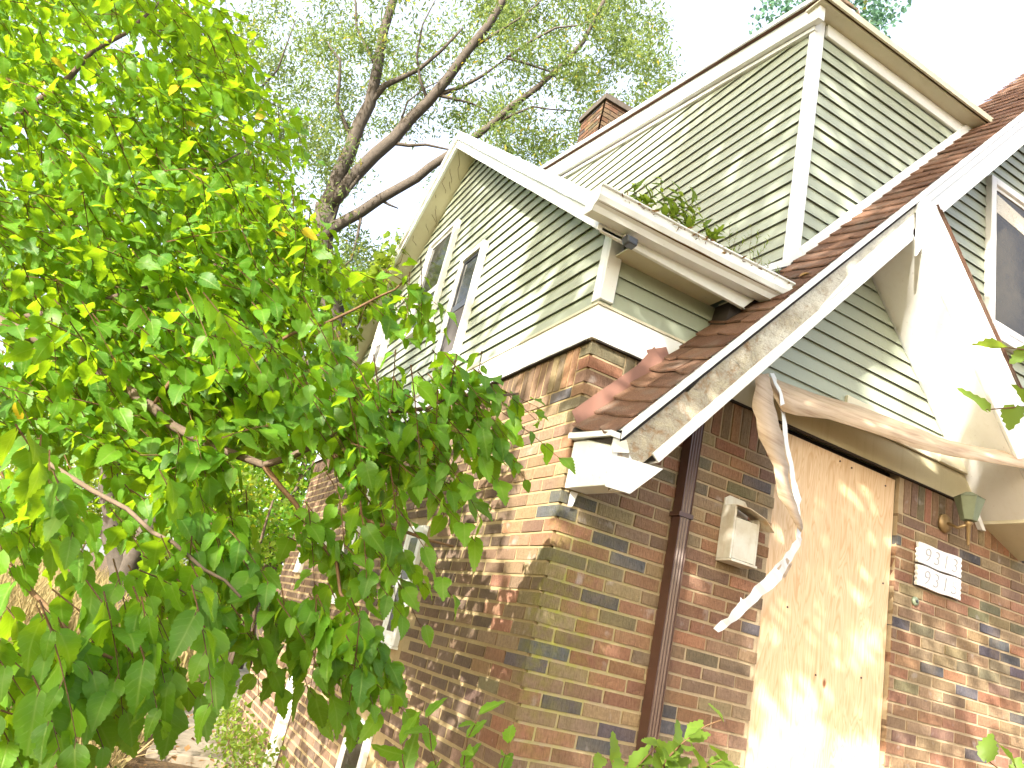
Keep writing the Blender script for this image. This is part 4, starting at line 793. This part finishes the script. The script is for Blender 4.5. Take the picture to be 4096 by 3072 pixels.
GXm, GYm = np.meshgrid(gx, gy, indexing='ij'); hh = .035 * np.sin(GXm * 1.3 + 1) * np.sin(GYm * .9) + rng.normal(0, .012, GXm.shape); hh[np.abs(GXm) > 20] = 0
V = np.stack([GXm, GYm, GZ + hh], -1).reshape(-1, 3); ny = len(gy); F_ = np.array([(i * ny + j, (i + 1) * ny + j, (i + 1) * ny + j + 1, i * ny + j + 1) for i in range(len(gx) - 1) for j in range(ny - 1)])
g = link(bpy.data.objects.new('ground', np_mesh('ground', V, F_, MAT['ground']))); g['kind'] = 'structure'
# concrete path: slabs
path = MB(); PL = [(-1.3, 2.2), (-.85, 4.6), (-.58, 6.0), (-.2, 7.6), (.07, 9.0), (.5, 12.0), (1.15, 16.5), (1.9, 22)]
pw = empty('path', (-.5, 6, GZ)); pw['kind'] = 'structure'
def on_path(s):
    ys_ = [p[1] for p in PL]; return np.interp(s, ys_, [p[0] for p in PL])
s = 4.5
while s < 21:
    e = s + 1.18; x0, x1 = on_path(s), on_path(e); t = random.uniform(-.012, .012); z = GZ + .065
    MB().prism([(x0, s, GZ - .05), (x0 + .98, s, GZ - .05), (x1 + .98, e, GZ - .05), (x1, e, GZ - .05)], [(x0, s, z + t), (x0 + .98, s, z - t), (x1 + .98, e, z - t), (x1, e, z + t)]).build('slab', MAT['conc'], pw, bevel=.012); s += 1.2
# tall dry grass
def blades(n, xr, yr, h0, h1, seed, lean=.25, w=.010, excl=True):
    r = np.random.default_rng(seed); x = r.uniform(*xr, n); y = r.uniform(*yr, n)
    if excl: k = ~((x > on_path(y) - .1) & (x < on_path(y) + 1.1)) & ~((x > -.05) & (y < 5.9)); x, y = x[k], y[k]; n = len(x)
    P = np.stack([x, y, np.full(n, GZ - .02)], -1); d = norm(np.stack([r.normal(0, lean, n), r.normal(0, lean, n), np.ones(n)], -1)); h = r.uniform(h0, h1, n)
    sd = norm(np.cross(d, r.normal(0, 1, (n, 3)))); ww = w * r.uniform(.6, 1.6, n)[:, None]; bend = norm(r.normal(0, 1, (n, 3)) * np.array([1, 1, .2])) * (h * r.uniform(.1, .45, n))[:, None]
    mid = P + d * (h * .55)[:, None] + bend * .25; tip = P + d * h[:, None] + bend
    V = np.stack([P - sd * ww, P + sd * ww, mid + sd * ww * .8, mid - sd * ww * .8, tip, tip + sd * ww * .25], 1).reshape(-1, 3); b = np.arange(n) * 6
    F = np.concatenate([np.stack([b, b + 1, b + 2, b + 3], -1), np.stack([b + 3, b + 2, b + 5, b + 4], -1)])
    return V, F, np.repeat(np.clip(r.normal(.5, .25, n), 0, .9), 6), np.zeros((len(V), 3))
gr = leaf_obj('dry_grass', MAT['grass'], [blades(26000, (-9, 1.5), (8.5, 24), .5, 1.25, 1, .2, .014), blades(9000, (-5.5, .2), (3.0, 9), .15, .55, 2, .4, .007), blades(2500, (-4, -1.0), (1.0, 4), .1, .4, 3, .5, .005)], None, 'stuff'); tag(gr, 'tall sunlit dry grass in the vacant lot beside the path', 'grass')
gr2 = leaf_obj('green_grass', MAT['leaf_weed'], [blades(7000, (-8, 1.5), (6, 16), .15, .5, 5, .4, .010), blades(1200, (-3, 0), (2.5, 7), .06, .2, 6, .5, .006)], None, 'stuff'); tag(gr2, 'short green weeds and grass growing along the path and lot', 'grass')
n = 5200; lx, ly = rng.uniform(-4, 1.6, n), rng.uniform(2, 12, n); k = ~((lx > -.05) & (ly < 5.9)); lx, ly = lx[k], ly[k]; n = len(lx); onp = (lx > on_path(ly)) & (lx < on_path(ly) + .98); kk = ~onp | (rng.random(n) < .25); lx, ly, onp = lx[kk], ly[kk], onp[kk]; n = len(lx)
Pl = np.stack([lx, ly, GZ + .03 + .055 * onp + rng.uniform(0, .02, n)], -1)
lt = leaf_obj('fallen_leaves', MAT['litter'], [instance(SMALL, Pl, frames(rng.normal(0, 1, (n, 3)) * np.array([1, 1, .15]), norm(rng.normal(0, .25, (n, 3)) + upv)), rng.uniform(.03, .09, n), np.clip(rng.normal(.5, .3, n), 0, 1))], None, 'stuff'); tag(lt, 'brown fallen leaves scattered on soil around the path', 'leaves')
# ================================================================== small plants
def plant(name, label, base, stems, leafmat, size, nper, tpl, seed, group=None, cat='plant', spread=.6, stemmat='twig', r0=.004):
    e = empty(name, tuple(base)); tag(e, label, cat, group); r = np.random.default_rng(seed); P, Dd, N_, sz = [], [], [], []
    for pts in stems:
        p = np.array(pts, float); pp_ = wig(p, .05, seed); MB().tube(pp_, np.linspace(r0, r0 * .35, len(pp_)), 5).build('stem', MAT[stemmat], e, True); seg = np.linspace(.15, 1, nper)
        cum = np.concatenate([[0], np.cumsum(np.linalg.norm(np.diff(pp_, axis=0), axis=1))]); cum /= cum[-1]
        for k, t in enumerate(seg):
            q = np.array([np.interp(t, cum, pp_[:, i]) for i in range(3)]); ax = norm(pp_[-1] - pp_[0]); sdv = norm(np.cross(ax, r.normal(0, 1, 3) * .4 + np.array([.3, -1, .2]))) * (1 if k % 2 else -1)
            P.append(q); Dd.append(norm(sdv + ax * spread + r.normal(0, .15, 3))); N_.append(norm(np.array([-.2, -.5, .7]) + r.normal(0, .3, 3))); sz.append(size * r.uniform(.7, 1.15) * (1 - .35 * t))
    P, Dd, N_, sz = map(np.array, (P, Dd, N_, sz)); FRm = frames(Dd, N_)
    for i in range(len(P)):
        me = leaf_mesh('leaf', leafmat, [instance(tpl, P[i:i + 1], FRm[i:i + 1], sz[i:i + 1], np.array([np.clip(r.normal(.5, .2), 0, .9)]))]); link(bpy.data.objects.new('leaf', me), e)
    return e
ASH = leaf_template(8, .22, 0, .25, .2, .03, .1, 8); ELM = leaf_template(10, .30, 0, .2, .15, .04, .15, 9); THIN = leaf_template(4, .10, 0, .2, .3, 0, 0, 10)
AY = lambda px_, py_, y: at_y(px_, py_, y)
AD = at
plant('ash_seedling', 'green ash seedling at the foot of the house corner', AD(960, 1950, 2.3), [[AD(960, 1950, 2.3), AD(965, 1720, 2.25), AD(925, 1545, 2.2)], [AD(970, 1850, 2.3), AD(1000, 1660, 2.25), AD(1040, 1540, 2.2)], [AD(1000, 1950, 2.3), AD(1085, 1720, 2.3), AD(1100, 1600, 2.3)], [AD(960, 1900, 2.25), AD(880, 1690, 2.2), AD(870, 1600, 2.2)]], MAT['leaf'], .14, 10, ASH, 201, 'seedlings at the wall foot')
plant('elm_sprout', 'pale elm sprout rising in front of the bottom of the boarded door', AD(1350, 2100, 1.9), [[AD(1350, 2100, 1.9), AD(1400, 1690, 1.85), AD(1490, 1590, 1.8), AD(1560, 1555, 1.8)], [AD(1400, 1690, 1.85), AD(1440, 1640, 1.8), AD(1500, 1585, 1.78)], [AD(1350, 2100, 1.9), AD(1345, 1700, 1.85), AD(1420, 1610, 1.8)], [AD(1360, 1800, 1.9), AD(1390, 1690, 1.85), AD(1300, 1635, 1.8)], [AD(1400, 1800, 1.9), AD(1480, 1690, 1.85), AD(1560, 1640, 1.8)], [AD(1380, 1800, 1.9), AD(1430, 1700, 1.85), AD(1450, 1640, 1.8)]], MAT['leaf_weed'], .105, 9, ELM, 202, 'seedlings at the wall foot')
plant('vine_shoot', 'leafy pale green shoot reaching in at the right edge before the white rake', AD(2480, 1010, 1.9), [[AD(2480, 1010, 1.9), AD(2260, 900, 1.85), AD(2130, 885, 1.8)], [AD(2480, 860, 1.9), AD(2290, 790, 1.9), AD(2170, 750, 1.9)]], MAT['leaf_weed'], .115, 6, ELM, 203)
plant('vine_shoot', 'small leafy shoot at the bottom right corner of the picture', AD(2250, 1850, 1.9), [[AD(2250, 1850, 1.9), AD(2220, 1700, 1.9), AD(2130, 1640, 1.85)], [AD(2250, 1800, 1.9), AD(2230, 1720, 1.9), AD(2190, 1650, 1.85)]], MAT['leaf_weed'], .10, 6, ELM, 204)
# gutter weeds
GY_ = lambda x: gz(x) + .10
def ailanthus(x, hgt, lab, seed, n=3):
    b = np.array([x, -.262, GY_(x)]); st = [[b, b + np.array([dx * .4, -.01, hgt * .55]), b + np.array([dx, -.03, hgt])] for dx in ((-.10, .02, .13)[:n])]
    return plant('gutter_seedling', lab, b, st, MAT['leaf_weed'], .10, 15, leaf_template(6, .17, 0, .2, .25, .02, .1, 12), seed, 'weeds in the gutter', 'weed', .5, 'twig', .003)
ailanthus(.13, .23, 'feathery green seedling growing in the middle of the gutter', 211)
ailanthus(.26, .20, 'smaller feathery seedling right beside the tallest gutter seedling', 212, 2)
plant('gutter_ivy', 'low light green leaves spilling over the left end of the gutter', (-.24, -.26, GY_(-.24)), [[(-.29, -.25, GY_(-.24)), (-.2, -.29, GY_(-.2) + .05), (-.05, -.29, GY_(0) + .04)], [(-.15, -.27, GY_(-.1)), (-.02, -.3, GY_(0) + .05), (.06, -.3, GY_(0) + .01)]], MAT['vine'], .06, 14, ELM, 213, 'weeds in the gutter', 'weed')
ailanthus(-.02, .12, 'small feathery seedling between the gutter ivy and the tallest seedling', 217, 2)
ailanthus(.42, .13, 'feathery seedling between the tall seedlings and the wispy weeds', 218, 2)
for x, h, lab, sd_ in ((.56, .20, 'wispy thin-leaved weed near the right end of the gutter', 214), (.70, .26, 'tallest wispy weed by the dormer corner post', 215), (.80, .10, 'short wispy weed at the gutter outlet', 216)):
    b = np.array([x, -.265, GY_(x)]); plant('gutter_weed', lab, b, [[b, b + np.array([dx * .5, 0, h * .5]), b + np.array([dx, -.02, h])] for dx in (-.06, 0, .08)], MAT['leaf_weed'], .04, 18, THIN, sd_, 'weeds in the gutter', 'weed', .7, 'twig', .0014)
n = 700; gx_ = rng.uniform(-.28, .92, n); lt2 = leaf_obj('gutter_debris', MAT['litter'], [instance(NARROW, np.stack([gx_, rng.uniform(-.33, -.22, n), gz(gx_) + rng.uniform(.095, .125, n)], -1), frames(rng.normal(0, 1, (n, 3)) * np.array([1, .5, .5]), rng.normal(0, 1, (n, 3))), rng.uniform(.015, .045, n), np.clip(rng.normal(.4, .3, n), 0, 1))], None, 'stuff'); tag(lt2, 'dead leaf debris and moss lying in the gutter', 'debris')
dl = leaf_obj('dead_leaf', MAT['litter'], [instance(TPL[0], np.array([[1.02, -.3, RZ(1.02, -.3) + .03]]), frames(np.array([[.6, -.5, .6]]), np.array([[-.6, -.2, .7]])), np.array([.075]), np.array([.95]))]); tag(dl, 'curled tan dead leaf lying on the shingles beside the gutter end', 'leaf')
# vine on the far rake of the gable
vn = empty('climbing_vine', (-.1, 4.6, GZ)); tag(vn, 'yellow-green vine climbing the rear rake of the side gable', 'vine'); Tb = lambda y: 1.80 + SL * (2 * RY - y)
vp = [(-.24, 5.75, Tb(5.75) - .4), (-.24, 5.2, Tb(5.2)), (-.24, 4.7, Tb(4.7) + .03), (-.23, 4.2, Tb(4.2)), (-.22, 3.7, Tb(3.7))]
for j in range(4): p = wig([(a + rng.normal(0, .01), b, c + rng.normal(0, .06)) for a, b, c in vp], .07, 300 + j); MB().tube(p, np.linspace(.008, .002, len(p)), 4).build('stem', MAT['twig'], vn, True)
cl = [(-.26 + rng.normal(0, .04), y, Tb(y) + rng.normal(.03, .10)) for y in np.concatenate([rng.uniform(3.85, 4.6, 26), rng.uniform(4.4, 5.8, 26)])]
leaf_obj('foliage', MAT['vine'], cloud(cl, .12, 16, .085, ELM, 1, .6, 77), vn, 'stuff')
thread = MB()
for j in range(14):
    y = rng.uniform(2.9, 4.2); p = wig([(-.02, y, 1.78 + SL * (2 * RY - y)), (-.1, y - .1, 1.77 + SL * (2 * RY - y + .1)), (-.17, y - .25 * rng.random(), 1.765 + SL * (2 * RY - y + .2))], .15, 400 + j); thread.tube(p, .0022, 3, 0, False)
thread.build('tendril', MAT['twig'], vn)
# weeds along the side wall
for j, (y, h, xx) in enumerate(((2.6, .40, -.2), (3.3, .40, -.2), (4.1, .34, -.16), (4.8, .36, -.16), (5.5, .4, -.15), (6.2, .45, .1))):
    b = np.array([xx, y, GZ]); lab = ['weed clump at the near foot of the side wall', 'weed clump under the first side window', 'weed clump beside the white side downspout', 'weed clump midway along the side wall', 'weed clump below the far side windows', 'weed clump at the rear corner of the house', 'low weed between the path and the near side wall', 'low weed beside the middle of the path'][j]
    e = empty('wall_weed', tuple(b)); tag(e, lab, 'weed', 'weeds along the side wall'); leaf_obj('foliage', MAT['leaf_weed'], cloud([b + np.array([rng.normal(0, .07), rng.normal(0, .2), h * t]) for t in np.linspace(.15, 1, 9)], .16, 26, .055, SMALL, 1, .2, 500 + j), e, 'stuff')
    for q in range(3): MB().tube([b, b + np.array([rng.normal(0, .12), rng.normal(0, .15), h])], [.004, .002], 4).build('stem', MAT['twig'], e)
bpy.context.view_layer.update()
